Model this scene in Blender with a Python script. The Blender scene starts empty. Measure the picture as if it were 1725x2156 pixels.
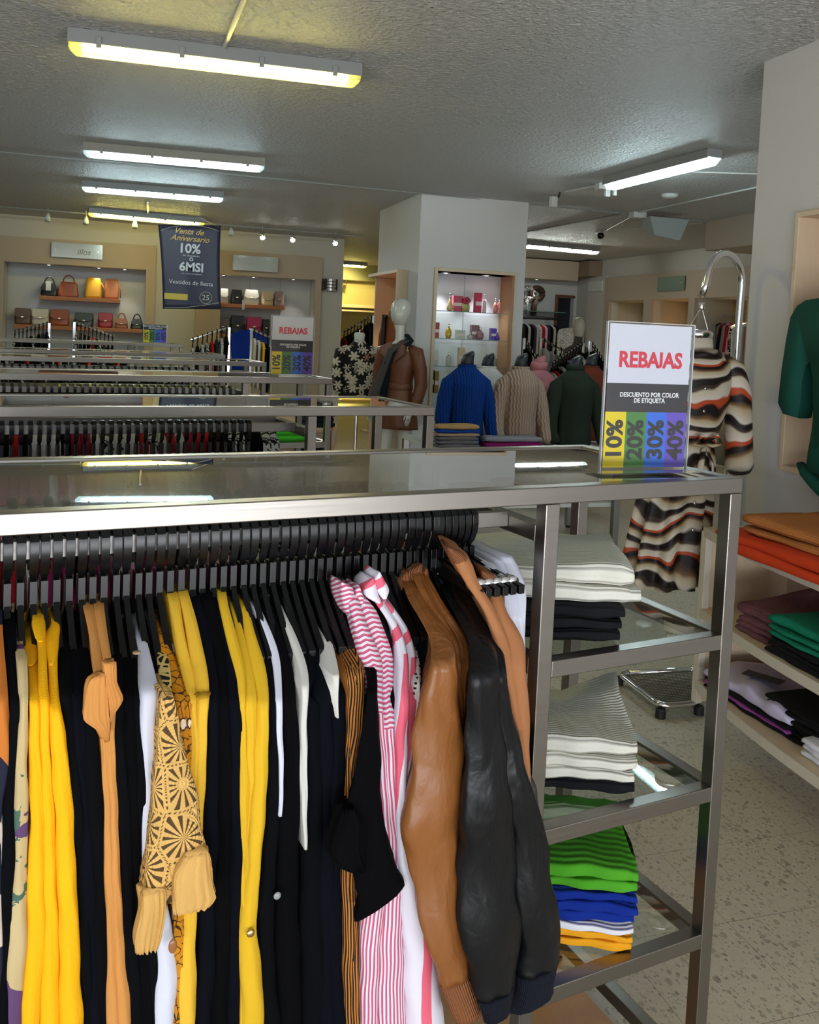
import bpy, bmesh, math, random
from mathutils import Vector, Matrix, noise
PI = math.pi
sin, cos = math.sin, math.cos
rnd = random.Random(7)
S = bpy.context.scene
C = S.collection

# ------------------------------------------------------------------ camera, light, exposure
F_PX, PITCH, ROLL, YAW_B, YAW_R, PCX, PCY = 1903.7, .0582, .0444, .3004, .4750, 862.5, 807.4
TH = YAW_R - YAW_B            # the rack rows stand turned by this angle against the walls
CAM_Z = 1.60

def axes(yaw):
    fwd = Vector((sin(yaw)*cos(PITCH), cos(yaw)*cos(PITCH), -sin(PITCH)))
    right = Vector((cos(yaw), -sin(yaw), 0)); up = right.cross(fwd)
    return fwd, cos(ROLL)*right+sin(ROLL)*up, -sin(ROLL)*right+cos(ROLL)*up
AX_B, AX_R = axes(YAW_B), axes(YAW_R)

def _on(ax3, x, y, ax, v):
    fwd, rr, uu = ax3
    d = fwd*F_PX + rr*(x-PCX) - uu*(y-PCY)
    o = Vector((0, 0, CAM_Z))
    return o + d*((v-o[ax])/d[ax])
def onB(x, y, ax, v): return _on(AX_B, x, y, ax, v)     # photo point -> point on a plane, wall directions
def onR(x, y, ax, v): return _on(AX_R, x, y, ax, v)     # same, rack directions
ROT = Matrix.Rotation(TH, 3, 'Z')

cd = bpy.data.cameras.new('camera'); cam = bpy.data.objects.new('camera', cd); C.objects.link(cam)
S.camera = cam
cd.sensor_fit = 'HORIZONTAL'; cd.sensor_width = 36; cd.lens = 36*F_PX/1725
cd.shift_y = -(1078-PCY)/1725; cd.clip_start = .05
fw, r_, u_ = AX_B
m = Matrix(((r_.x, u_.x, -fw.x), (r_.y, u_.y, -fw.y), (r_.z, u_.z, -fw.z)))
cam.matrix_world = Matrix.Translation((0, 0, CAM_Z)) @ m.to_4x4()

S.view_settings.view_transform = 'Standard'; S.view_settings.look = 'None'
S.view_settings.gamma = 1; S.view_settings.use_curve_mapping = False
S.view_settings.exposure = 1.2
try:
    S.cycles.max_bounces = 8; S.cycles.diffuse_bounces = 4; S.cycles.glossy_bounces = 4
    S.cycles.transmission_bounces = 8; S.cycles.transparent_max_bounces = 16; S.cycles.caustics_reflective = False
    S.cycles.caustics_refractive = False; S.cycles.sample_clamp_indirect = 4
    S.cycles.use_denoising = True
except Exception: pass
w = bpy.data.worlds.new('world'); S.world = w; w.use_nodes = True
w.node_tree.nodes['Background'].inputs[0].default_value = (.75, .85, 1, 1)
w.node_tree.nodes['Background'].inputs[1].default_value = .22

def area(name, loc, size, target, power, col):
    l = bpy.data.lights.new(name, 'AREA'); l.shape = 'RECTANGLE'; l.size, l.size_y = size
    l.energy = power; l.color = col
    o = bpy.data.objects.new(name, l); C.objects.link(o); o.location = loc
    d = Vector(target)-Vector(loc); o.rotation_euler = d.to_track_quat('-Z', 'Y').to_euler()
    return o
def spot(name, loc, target, power, col, ang=70, blend=.6):
    l = bpy.data.lights.new(name, 'SPOT'); l.energy = power; l.color = col
    l.spot_size = math.radians(ang); l.spot_blend = blend; l.shadow_soft_size = .03
    o = bpy.data.objects.new(name, l); C.objects.link(o); o.location = loc
    d = Vector(target)-Vector(loc); o.rotation_euler = d.to_track_quat('-Z', 'Y').to_euler()
    return o
# daylight through the shop front behind the camera
area('daylight', (.8, -2.38, 1.9), (10.5, 1.2), (1.4, 3, 1.2), 30, (.88, .94, 1))
CEIL = 2.82
# added fill light low at the shop front, aimed up to brighten the ceiling
area('window_daylight_low', (.8, -2.42, .62), (10.5, .45), (.8, -.9, 2.0), 150, (.93, .96, 1))

# ------------------------------------------------------------------ nodes
MATS = {}
class N:
    def __init__(s, name):
        s.m = bpy.data.materials.new(name); s.m.use_nodes = True; s.t = s.m.node_tree
        s.b = s.t.nodes['Principled BSDF']
    def new(s, ty, **kw):
        n = s.t.nodes.new(ty)
        for k, v in kw.items(): setattr(n, k, v)
        return n
    def put(s, sock, v):
        if isinstance(v, bpy.types.NodeSocket): s.t.links.new(v, sock)
        elif isinstance(v, (tuple, list)) and len(v) == 3 and sock.type == 'RGBA': sock.default_value = (*v, 1)
        else: sock.default_value = v
    def ma(s, op, a, b=0, c=0):
        n = s.new('ShaderNodeMath', operation=op); s.put(n.inputs[0], a); s.put(n.inputs[1], b)
        if op in ('MULTIPLY_ADD', 'COMPARE', 'SMOOTH_MIN'): s.put(n.inputs[2], c)
        return n.outputs[0]
    def mix(s, f, a, b):
        n = s.new('ShaderNodeMix', data_type='RGBA'); s.put(n.inputs[0], f)
        s.put(n.inputs[6], a); s.put(n.inputs[7], b); return n.outputs[2]
    def co(s, kind='Object'): return s.new('ShaderNodeTexCoord').outputs[kind]
    def xyz(s, v):
        n = s.new('ShaderNodeSeparateXYZ'); s.put(n.inputs[0], v); return n.outputs
    def vec(s, x, y, z=0):
        n = s.new('ShaderNodeCombineXYZ'); s.put(n.inputs[0], x); s.put(n.inputs[1], y); s.put(n.inputs[2], z); return n.outputs[0]
    def noise(s, v, sc, det=2, rough=.5, dist=0):
        n = s.new('ShaderNodeTexNoise'); s.put(n.inputs['Vector'], v); n.inputs['Scale'].default_value = sc
        n.inputs['Detail'].default_value = det; n.inputs['Roughness'].default_value = rough; n.inputs['Distortion'].default_value = dist
        return n.outputs[0]
    def vor(s, v, sc, out='Distance', feat='F1', rnd_=1):
        n = s.new('ShaderNodeTexVoronoi', feature=feat); s.put(n.inputs['Vector'], v); n.inputs['Scale'].default_value = sc
        n.inputs['Randomness'].default_value = rnd_
        return n.outputs[out]
    def ramp(s, f, stops, const=False):
        n = s.new('ShaderNodeValToRGB'); s.put(n.inputs[0], f); r = n.color_ramp
        if const: r.interpolation = 'CONSTANT'
        while len(r.elements) < len(stops): r.elements.new(.5)
        for e, (p, c) in zip(r.elements, stops): e.position = p; e.color = (*c, 1)
        return n.outputs[0]
    def stretch(s, v, k):
        n = s.new('ShaderNodeMapping'); s.put(n.inputs[0], v); n.inputs['Scale'].default_value = k; return n.outputs[0]
    def bump(s, h, st=.3, dist=.01):
        n = s.new('ShaderNodeBump'); s.put(n.inputs['Height'], h); n.inputs['Strength'].default_value = st
        n.inputs['Distance'].default_value = dist; s.t.links.new(n.outputs[0], s.b.inputs['Normal'])
    def fin(s, col, rough=.6, metal=0, spec=None, sheen=0):
        s.put(s.b.inputs['Base Color'], col); s.put(s.b.inputs['Roughness'], rough); s.b.inputs['Metallic'].default_value = metal
        if spec is not None: s.b.inputs['Specular IOR Level'].default_value = spec
        if sheen: s.b.inputs['Sheen Weight'].default_value = sheen
        return s.m
def srgb(*c):
    return tuple(((x/255)/12.92 if x/255 <= .04045 else ((x/255+.055)/1.055)**2.4) for x in c)
def plain(name, col, rough=.6, metal=0, spec=None):
    if name in MATS: return MATS[name]
    n = N(name); n.fin(col, rough, metal, spec); MATS[name] = n.m; return n.m
def fabric(name, col, sc=900, bump=.25, rough=.9, var=.12, kind='weave', spec=None):
    if name in MATS: return MATS[name]
    n = N(name); o = n.co()
    a = n.noise(o, 14, 3); d = tuple(c*(1-var) for c in col); l = tuple(min(1, c*(1+var)) for c in col)
    colr = n.mix(a, d, l)
    if kind == 'knit':
        u = n.xyz(n.co('UV')); h = n.ma('SINE', n.ma('MULTIPLY', u[0], sc))
        h2 = n.noise(o, 350, 2)
        n.bump(n.ma('ADD', h, h2), bump, .002)
    elif kind == 'weave': n.bump(n.noise(n.stretch(o, (1, 1, .35)), sc, 2), bump, .002)
    else:
        n.bump(n.ma('ADD', n.noise(n.stretch(o, (1, 1, .55)), 9, 2, .5, 1.2), n.ma('MULTIPLY', n.noise(n.stretch(o, (1, 1, .5)), 34, 3, .6, .6), .25)), bump, .03)
    n.fin(colr, rough, 0, spec if spec is not None else (.25 if rough > .7 else .5)); MATS[name] = n.m; return n.m
def emis(name, col, st):
    if name in MATS: return MATS[name]
    n = N(name); n.fin(col, .4); n.b.inputs['Emission Color'].default_value = (*col, 1); n.b.inputs['Emission Strength'].default_value = st
    MATS[name] = n.m; return n.m
def glass(name, tint=(.93, .97, .95), alpha_mix=.0, k=2.0):
    # thin clear sheet: fresnel reflection over straight-through transparency
    n = N(name); t = n.t; t.nodes.remove(n.b)
    g = n.new('ShaderNodeBsdfGlossy'); g.inputs['Roughness'].default_value = .01; g.inputs[0].default_value = (1, 1, 1, 1)
    tr = n.new('ShaderNodeBsdfTransparent'); tr.inputs[0].default_value = (*tint, 1)
    fr = n.new('ShaderNodeFresnel'); fr.inputs[0].default_value = 1.52
    ge = n.new('ShaderNodeNewGeometry'); fac = n.ma('MULTIPLY', n.ma('ADD', n.ma('MULTIPLY', fr.outputs[0], k), alpha_mix), n.ma('SUBTRACT', 1, ge.outputs['Backfacing']))
    mx = n.new('ShaderNodeMixShader'); n.put(mx.inputs[0], fac)
    t.links.new(tr.outputs[0], mx.inputs[1]); t.links.new(g.outputs[0], mx.inputs[2])
    t.links.new(mx.outputs[0], t.nodes['Material Output'].inputs[0]); MATS[name] = n.m; return n.m

def cover(name, tint, k=.20):
    # ribbed lamp cover: mostly see-through, part of the lamp light scatters in it
    n = N(name); t = n.t; t.nodes.remove(n.b); tr = n.new('ShaderNodeBsdfTransparent'); tr.inputs[0].default_value = (*tint, 1)
    tl = n.new('ShaderNodeBsdfTranslucent'); tl.inputs[0].default_value = (*tint, 1); df = n.new('ShaderNodeBsdfDiffuse'); df.inputs[0].default_value = (*tint, 1)
    m1 = n.new('ShaderNodeMixShader'); m1.inputs[0].default_value = .5; t.links.new(tl.outputs[0], m1.inputs[1]); t.links.new(df.outputs[0], m1.inputs[2])
    mx = n.new('ShaderNodeMixShader'); mx.inputs[0].default_value = k; t.links.new(tr.outputs[0], mx.inputs[1]); t.links.new(m1.outputs[0], mx.inputs[2])
    t.links.new(mx.outputs[0], t.nodes['Material Output'].inputs[0]); return n.m
# ------------------------------------------------------------------ mesh builder
class MB:
    def __init__(s): s.v = []; s.f = []; s.uv = {}; s.mi = []; s.cur = 0
    def add(s, vs, fs, uv=None):
        k = len(s.v); s.v += [Vector(p) for p in vs]
        for f in fs: s.f.append([i+k for i in f]); s.mi.append(s.cur)
        if uv:
            for i, t in enumerate(uv): s.uv[i+k] = t
        return s
    def box(s, lo, hi, rz=0, piv=None):
        x0, y0, z0 = lo; x1, y1, z1 = hi
        vs = [Vector(p) for p in ((x0,y0,z0),(x1,y0,z0),(x1,y1,z0),(x0,y1,z0),(x0,y0,z1),(x1,y0,z1),(x1,y1,z1),(x0,y1,z1))]
        if rz:
            p = Vector(piv) if piv else (vs[0]+vs[6])/2
            R = Matrix.Rotation(rz, 3, 'Z'); vs = [R@(v-p)+p for v in vs]
        return s.add(vs, [(0,3,2,1),(4,5,6,7),(0,1,5,4),(1,2,6,5),(2,3,7,6),(3,0,4,7)])
    def loft(s, rings, cap=True, uvs=None, closed=True):
        n = len(rings[0]); vs = [p for r in rings for p in r]; fs = []
        for i in range(len(rings)-1):
            for j in range(n if closed else n-1):
                k = (j+1) % n
                fs.append((i*n+j, i*n+k, (i+1)*n+k, (i+1)*n+j))
        if cap and closed: fs.append(tuple(range(n))[::-1]); fs.append(tuple((len(rings)-1)*n+j for j in range(n)))
        return s.add(vs, fs, [t for r in uvs for t in r] if uvs else None)
    def tube(s, pts, r, n=10, cap=True, flat=1):
        pts = [Vector(p) for p in pts]; rings = []; rr = r if isinstance(r, (list, tuple)) else [r]*len(pts)
        up = None
        for i, p in enumerate(pts):
            d = (pts[min(i+1, len(pts)-1)]-pts[max(i-1, 0)]).normalized()
            if up is None:
                up = d.cross(Vector((0, 0, 1)))
                if up.length < .1: up = d.cross(Vector((1, 0, 0)))
                up.normalize()
            a = (up - d*up.dot(d)).normalized(); b = d.cross(a); up = a
            rings.append([p+(a*cos(2*PI*j/n)+b*sin(2*PI*j/n)*flat)*rr[i] for j in range(n)])
        return s.loft(rings, cap)
    def cyl(s, c, r, z0, z1, n=20, r2=None):
        r2 = r if r2 is None else r2
        return s.loft([[(c[0]+r*cos(2*PI*j/n), c[1]+r*sin(2*PI*j/n), z0) for j in range(n)], [(c[0]+r2*cos(2*PI*j/n), c[1]+r2*sin(2*PI*j/n), z1) for j in range(n)]])
    def lathe(s, c, prof, n=24, sx=1, sy=1):
        return s.loft([[(c[0]+max(r, .0005)*sx*cos(2*PI*j/n), c[1]+max(r, .0005)*sy*sin(2*PI*j/n), c[2]+z) for j in range(n)] for r, z in prof])
    def prism(s, poly, axis, a, b):
        # polygon in the plane perpendicular to axis, extruded from a to b
        def P(u, v, w): return {0: (w, u, v), 1: (u, w, v), 2: (u, v, w)}[axis]
        n = len(poly); vs = [P(u, v, a) for u, v in poly]+[P(u, v, b) for u, v in poly]
        fs = [tuple(range(n)), tuple(range(2*n-1, n-1, -1))]+[(i, i+n, (i+1) % n+n, (i+1) % n) for i in range(n)]
        return s.add(vs, fs)
    def ball(s, c, r, sx=1, sy=1, sz=1, n=16):
        prof = [(r*sin(PI*i/n), -r*cos(PI*i/n)*sz) for i in range(n+1)]
        return s.lathe(c, prof, n*2 if n < 10 else 24, sx, sy)

ORG = {}
def _mesh(name, mb, mats, org, smooth, bevel, subd):
    me = bpy.data.meshes.new(name)
    me.from_pydata([tuple(v-org) for v in mb.v], [], mb.f)
    if mb.uv:
        ul = me.uv_layers.new(name='UVMap')
        for l in me.loops: ul.data[l.index].uv = mb.uv.get(l.vertex_index, (0, 0))
    for m_ in (mats if isinstance(mats, (list, tuple)) else [mats]): me.materials.append(m_)
    for p, k in zip(me.polygons, mb.mi): p.material_index = k; p.use_smooth = smooth
    bm = bmesh.new(); bm.from_mesh(me); bmesh.ops.recalc_face_normals(bm, faces=bm.faces); bm.to_mesh(me); bm.free()
    o = bpy.data.objects.new(name, me); C.objects.link(o)
    if bevel:
        b = o.modifiers.new('bevel', 'BEVEL'); b.width = bevel; b.segments = 2; b.limit_method = 'ANGLE'; b.angle_limit = .6
        for p in me.polygons: p.use_smooth = True
        if hasattr(b, 'harden_normals'): b.harden_normals = True
    if subd: q = o.modifiers.new('subd', 'SUBSURF'); q.levels = q.render_levels = subd
    return o
def setp(o, label, cat, group=None, kind=None):
    if label: o['label'] = label
    if cat: o['category'] = cat
    if group: o['group'] = group
    if kind: o['kind'] = kind
    return o
def place(o, org, frame):
    if frame == 'R': o.location = ROT@Vector(org); o.rotation_euler = (0, 0, TH)
    else: o.location = org
def thing(name, label, cat, org, frame='B', group=None, kind=None):
    o = bpy.data.objects.new(name, None); o.empty_display_size = .05; C.objects.link(o)
    place(o, org, frame); ORG[o.name] = (Vector(org), frame); setp(o, label, cat, group, kind); return o
def part(name, mb, mat, parent, smooth=False, bevel=0, subd=0, label=None):
    org, fr = ORG[parent.name]
    o = _mesh(name, mb, mat, org, smooth, bevel, subd); o.parent = parent; ORG[o.name] = (org, fr)
    if label: o['label'] = label
    return o
def single(name, mb, mat, label, cat, frame='B', group=None, kind=None, smooth=False, bevel=0, subd=0, org=None):
    if org is None:
        xs = [v.x for v in mb.v]; ys = [v.y for v in mb.v]; zs = [v.z for v in mb.v]
        org = Vector(((min(xs)+max(xs))/2, (min(ys)+max(ys))/2, min(zs)))
    org = Vector(org)
    o = _mesh(name, mb, mat, org, smooth, bevel, subd); place(o, org, frame); ORG[o.name] = (org, frame)
    return setp(o, label, cat, group, kind)
def struct(name, mb, mat, frame='B', **k): return single(name, mb, mat, None, None, frame, None, 'structure', **k)
def dup(root, loc, frame='R', label=None, group=None, rz=0, mats=None, scale=None):
    def cp(o, par):
        c = o.copy(); C.objects.link(c); c.parent = par
        for ch in KIDS.get(o.name, []): cp(ch, c)
        return c
    r = cp(root, None); place(r, loc, frame)
    if rz: r.rotation_euler[2] += rz
    if label: r['label'] = label
    if group: r['group'] = group
    if scale: r.scale = scale
    return r
KIDS = {}
def proto(root):
    KIDS[root.name] = [o for o in C.objects if o.parent == root]
    for k in KIDS[root.name]: KIDS[k.name] = [o for o in C.objects if o.parent == k]
    return root
def recolor(o, m_):
    for t in [o]+[c for c in C.objects if c.parent == o]: pass
def text(name, body, size, M_, mat, parent, italic=0, bold=0, align='CENTER', ext=.0004, xs=1, space=1):
    cu = bpy.data.curves.new('t', 'FONT'); cu.body = body; cu.size = size; cu.align_x = align; cu.align_y = 'CENTER'
    cu.shear = italic; cu.offset = bold; cu.extrude = ext; cu.resolution_u = 3; cu.space_character = space; cu.space_line = .9
    t = bpy.data.objects.new('t', cu); C.objects.link(t)
    dg = bpy.context.evaluated_depsgraph_get(); me = bpy.data.meshes.new_from_object(t.evaluated_get(dg))
    bpy.data.objects.remove(t); bpy.data.curves.remove(cu)
    if 'J' in body and me.vertices:                     # the J stands on the baseline like the other capitals
        bm = bmesh.new(); bm.from_mesh(me); bmesh.ops.remove_doubles(bm, verts=bm.verts, dist=1e-6); top = max(v.co.y for v in bm.verts); base = min(v.co.y for v in bm.verts if v.co.x < min(q.co.x for q in bm.verts)+size*.2)
        seen = set()
        for v in list(bm.verts):
            if v.co.y < base-.06*size and v not in seen:
                st, isl = [v], {v}
                while st:
                    a = st.pop()
                    for e in a.link_edges:
                        b = e.other_vert(a)
                        if b not in isl: isl.add(b); st.append(b)
                seen |= isl; lo = min(q.co.y for q in isl)
                for q in isl: q.co.y = top-(top-q.co.y)*(top-base)/(top-lo)
        bm.to_mesh(me); bm.free()
    me.transform(M_@Matrix.Diagonal((xs, 1, 1, 1))); me.materials.clear(); me.materials.append(mat)
    o = bpy.data.objects.new(name, me); C.objects.link(o); o.parent = parent; ORG[o.name] = ORG[parent.name]
    return o
def lerp(a, b, t): return a+(b-a)*t
# ------------------------------------------------------------------ materials of the room
def m_ceiling():
    n = N('stippled_paint'); o = n.co()
    a = n.noise(n.stretch(o, (1, 1, 1)), 30, 5, .65, .8); b = n.vor(o, 50)
    n.bump(n.ma('ADD', a, n.ma('MULTIPLY', b, .35)), .95, .055)
    n.fin(n.mix(n.noise(o, .5, 2), srgb(212, 210, 207), srgb(226, 224, 221)), .55, 0, .35); return n.m
def m_wall(name, c):
    n = N(name); o = n.co(); n.bump(n.noise(o, 30, 4), .12, .004)
    n.fin(n.mix(n.noise(o, 1.3, 3), tuple(x*.94 for x in c), c), .6, 0, .3); return n.m
def m_floor():
    n = N('terrazzo'); o = n.co(); p = n.xyz(o)
    warp = n.new('ShaderNodeVectorMath', operation='ADD'); nz = n.new('ShaderNodeTexNoise'); n.put(nz.inputs['Vector'], o)
    nz.inputs['Scale'].default_value = 22; sc = n.new('ShaderNodeVectorMath', operation='SCALE'); sc.inputs['Scale'].default_value = .018
    n.t.links.new(nz.outputs['Color'], sc.inputs[0]); n.put(warp.inputs[0], o); n.t.links.new(sc.outputs[0], warp.inputs[1])
    v = warp.outputs[0]
    base = n.mix(n.noise(o, 60, 4), srgb(186, 178, 158), srgb(208, 200, 182))
    def chips(scale, thr, stops, off):
        vv = n.stretch(v, (1, 1, 1)); mp = n.new('ShaderNodeMapping'); n.put(mp.inputs[0], vv); mp.inputs['Location'].default_value = (off, off*.7, 0)
        mp.inputs['Scale'].default_value = (1, .75, 1); mp.inputs['Rotation'].default_value = (0, 0, off)
        vo = n.new('ShaderNodeTexVoronoi'); n.put(vo.inputs['Vector'], mp.outputs[0]); vo.inputs['Scale'].default_value = scale
        s_ = n.xyz(vo.outputs['Color']); on_ = n.ma('LESS_THAN', vo.outputs['Distance'], n.ma('MULTIPLY', s_[0], thr))
        return on_, n.ramp(s_[1], stops)
    c = base
    for scale, thr, off in ((110, .42, 0), (60, .42, 1.3), (34, .36, 2.9)):
        f, col = chips(scale, thr, [(0, srgb(112, 104, 92)), (.25, srgb(140, 136, 124)), (.5, srgb(150, 144, 128)), (.72, srgb(158, 136, 112)), (.85, srgb(188, 182, 168)), (1, srgb(96, 94, 88))], off)
        c = n.mix(n.ma('MULTIPLY', f, .62), c, col)
    def joint(q, ph):
        fr = n.ma('FRACT', n.ma('ADD', n.ma('DIVIDE', q, .3404), ph)); return n.ma('LESS_THAN', fr, .006)
    j = n.ma('MAXIMUM', joint(p[0], 60-1.623/.3404), joint(p[1], 60-1.692/.3404))
    c = n.mix(n.ma('MULTIPLY', j, .6), c, srgb(84, 76, 64))
    n.fin(c, n.ma('MULTIPLY_ADD', n.noise(o, 3, 3), .2, .28), 0, .45); return n.m
def m_wood(name, c1, c2, sc=(60, 60, 4), rough=.45):
    n = N(name); o = n.co(); g = n.noise(n.stretch(o, sc), 1, 4, .6, 1.2)
    n.fin(n.mix(g, c1, c2), rough); n.bump(g, .05, .002); return n.m
def m_steel(name='brushed_steel', c=(.29, .268, .242), r=.26):
    n = N(name); o = n.co(); g = n.noise(n.stretch(o, (3, 260, 260)), 1, 2, .5)
    n.fin(n.mix(n.noise(o, 6, 2), tuple(x*.9 for x in c), c), n.ma('MULTIPLY_ADD', g, .16, r), 1)
    n.bump(g, .03, .001); return n.m
CEI, WAL, WAL2, FLO = m_ceiling(), m_wall('white_paint', srgb(208, 205, 203)), m_wall('cream_paint', srgb(196, 191, 182)), m_floor()
BEI = m_wall('beige_paint', srgb(182, 164, 146)); NICHE = m_wall('niche_paint', srgb(196, 196, 196)); YEL = m_wall('pale_yellow_paint', srgb(205, 190, 130))
MAPLE = m_wood('pale_maple', srgb(203, 180, 150), srgb(216, 196, 168)); HONEY = m_wood('honey_wood', srgb(168, 122, 80), srgb(186, 140, 96))
SHELFW = m_wood('orange_wood', srgb(150, 88, 42), srgb(176, 108, 56)); WHITEW = m_wood('whitewashed_wood', srgb(196, 188, 172), srgb(214, 206, 190))
STEEL, STEELD = m_steel(), m_steel('dark_steel', (.24, .225, .21), .3)
CHROME = plain('chrome', (.82, .82, .82), .09, 1); BLKP = plain('black_plastic', srgb(9, 10, 12), .27, 0, .4); BLKM = plain('black_matte', srgb(16, 17, 19), .6)
GLS = glass('clear_glass'); GLT = glass('top_glass', (.90, .94, .915), .02); WHP = plain('white_plastic', srgb(205, 205, 200), .4); GRP = plain('grey_plastic', srgb(150, 151, 148), .5)
SPEAKM = plain('speaker_grille', srgb(150, 158, 155), .7)

# ------------------------------------------------------------------ the room
struct('floor', MB().box((-5, -2.6, -.06), (9, 18, 0)), FLO, org=(0, 0, 0))
struct('ceiling', MB().box((-5, -2.6, CEIL), (9, 18, CEIL+.06)), CEI, org=(0, 0, CEIL))
def holed(axis, p0, p1, u0, u1, z1, holes, z0=0):
    mb = MB(); cur = u0
    def bx(a, b, c, d):
        if b-a > 1e-4 and d-c > 1e-4:
            mb.box((p0, a, c), (p1, b, d)) if axis == 0 else mb.box((a, p0, c), (b, p1, d))
    for a, b, c, d in sorted(holes):
        bx(cur, a, z0, z1); bx(a, b, z0, c); bx(a, b, d, z1); cur = b
    bx(cur, u1, z0, z1); return mb
struct('wall_left', MB().box((-5.1, -2.6, 0), (-5, 18, CEIL)), WAL)
struct('wall_front', holed(1, -2.62, -2.5, -5, 9, CEIL, [(-4.6, 2.4, .35, 2.6), (2.9, 8.6, .35, 2.6)]), WAL)
for i, (a, b) in enumerate(((-4.6, 2.4), (2.9, 8.6))):
    fr = MB()
    for k in range(5): x = lerp(a, b, k/4); fr.box((x-.025, -2.59, .35), (x+.025, -2.53, 2.6))
    fr.box((a, -2.585, .35), (b, -2.535, .4)); fr.box((a, -2.585, 2.55), (b, -2.535, 2.6))
    o = struct('window_%d' % (i+1), fr, STEELD); part('pane', MB().box((a, -2.565, .4), (b, -2.559, 2.55)), GLS, o)
NZ0, NZ1, NY0, NY1 = 1.10, 2.145, 1.9, 3.065
struct('wall_right', holed(0, 2.57, 2.95, -2.5, 3.352, CEIL, [(NY0, NY1, NZ0, NZ1)]), WAL)
# lined display recess in the right wall
t = thing('display_recess', 'honey coloured wooden display recess set into the white wall on the right', 'wall niche', (2.57, NY1, NZ0))
part('back_panel', MB().box((2.68, NY0, NZ0), (2.70, NY1, NZ1)), HONEY, t)
fb = MB(); fb.box((2.545, NY1-.022, NZ0), (2.68, NY1, NZ1)); fb.box((2.545, NY0, NZ1-.022), (2.68, NY1-.022, NZ1)); fb.box((2.545, NY0, NZ0), (2.68, NY1-.022, NZ0+.022)); fb.box((2.545, NY0, NZ0+.022), (2.68, NY0+.022, NZ1-.022))
part('frame', fb, MAPLE, t, bevel=.003)
part('screw', MB().lathe((0, 0, 0), [(.009, 0), (.009, .003), (.004, .005)], 12), BLKM, t)
C.objects[-1].data.transform(Matrix.Translation((.108, -.17, .055))@Matrix.Rotation(-PI/2, 4, 'Y'))
# back wall with two lit handbag niches
N1, N2, NTOP = (-1.525, .165), (1.12, 2.385), 2.235
struct('wall_back', holed(1, 12.3, 12.42, -5, 2.78, CEIL, [(N1[0], N1[1], 0, NTOP), (N2[0], N2[1], 0, NTOP)]), WAL2)
struct('wall_back_inner', MB().box((-5, 12.62, 0), (2.78, 12.74, CEIL)), NICHE)
struct('trim_1', holed(1, 12.24, 12.3, -3.2, .28, 2.55, [(N1[0], N1[1], 0, NTOP)]), BEI)
struct('trim_2', holed(1, 12.24, 12.3, .80, 2.47, 2.55, [(N2[0], N2[1], 0, NTOP)]), BEI)
for i, (a, b) in enumerate((N1, N2)):
    l = MB(); l.box((a-.03, 12.42, 0), (a, 12.62, NTOP+.03)); l.box((b, 12.42, 0), (b+.03, 12.62, NTOP+.03)); l.box((a, 12.42, NTOP), (b, 12.62, NTOP+.03))
    struct('trim_%d' % (i+3), l, NICHE)
    s = MB()
    for k in (1, 2): s.box((lerp(a, b, k/3)-.002, 12.615, 1), (lerp(a, b, k/3)+.002, 12.6195, NTOP))
    struct('trim_%d' % (i+5), s, STEELD)
# pillar: display cabinet in its front face, wooden recess in its left face
PX0, PX1, PY0, PY1 = 2.42, 3.452, 7.70, 9.10
pl = MB(); CX0, CX1, CZ0, CZ1 = 2.60, 3.345, .80, 2.145
LY0, LY1, LZ0, LZ1 = 8.02, 9.10, .08, 2.16
pl.box((PX0, PY0, 0), (CX0, PY0+.30, CEIL)); pl.box((CX1, PY0, 0), (PX1, PY0+.30, CEIL)); pl.box((CX0, PY0, 0), (CX1, PY0+.30, CZ0)); pl.box((CX0, PY0, CZ1), (CX1, PY0+.30, CEIL))
pl.box((PX0+.30, PY0+.30, 0), (PX1, PY1, CEIL)); pl.box((PX0, PY0+.30, 0), (PX0+.30, PY0+.32, CEIL)); pl.box((PX0, PY0+.32, LZ1), (PX0+.30, PY1, CEIL)); pl.box((PX0, PY0+.32, 0), (PX0+.30, PY1, LZ0))
struct('wall_pillar', pl, WAL)
t = thing('coat_recess', 'tall orange toned wooden recess in the left side of the white pillar', 'wall niche', (PX0, LY0, LZ0))
part('back_panel', MB().box((2.70, LY0, LZ0), (2.715, LY1, LZ1)), m_wood('amber_wood', srgb(178, 112, 56), srgb(190, 124, 66)), t)
fb = MB(); fb.box((PX0-.10, LY0, LZ0), (2.70, LY0+.03, LZ1)); fb.box((PX0-.10, LY0+.03, LZ1-.03), (2.70, LY1, LZ1)); fb.box((PX0-.02, LY1-.03, LZ0), (2.70, LY1, LZ1-.03)); fb.box((PX0-.10, LY0+.03, LZ0), (2.70, LY1-.03, LZ0+.03))
part('frame', fb, MAPLE, t, bevel=.003)
# right-hand room
struct('wall_far_right', holed(0, 6.95, 7.07, 3.0, 13.4, CEIL, [(9.02, 10.07, .1, 2.18), (10.2, 11.1, .1, 2.18), (11.28, 12.26, .1, 2.18), (12.46, 12.86, .1, 2.18)]), WAL2)
struct('wall_far_right_inner', MB().box((7.5, 3.0, 0), (7.6, 13.6, CEIL)), m_wall('ochre_paint', srgb(196, 172, 120)))
dv = MB()
for y in (8.96, 10.10, 11.14, 12.30, 12.90): dv.box((7.07, y, 0), (7.5, y+.06, 2.3))
dv.box((7.07, 8.96, 2.18), (7.5, 12.96, 2.3)); struct('trim_7', dv, WAL2)
struct('trim_8', holed(0, 6.90, 6.95, 8.2, 12.40, 2.54, [(9.02, 10.07, .1, 2.18), (10.2, 11.1, .1, 2.18), (11.28, 12.26, .1, 2.18)]), BEI)
struct('trim_9', MB().box((5.45, 4.2, 2.53), (6.95, 7.84, CEIL)), BEI)
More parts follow.
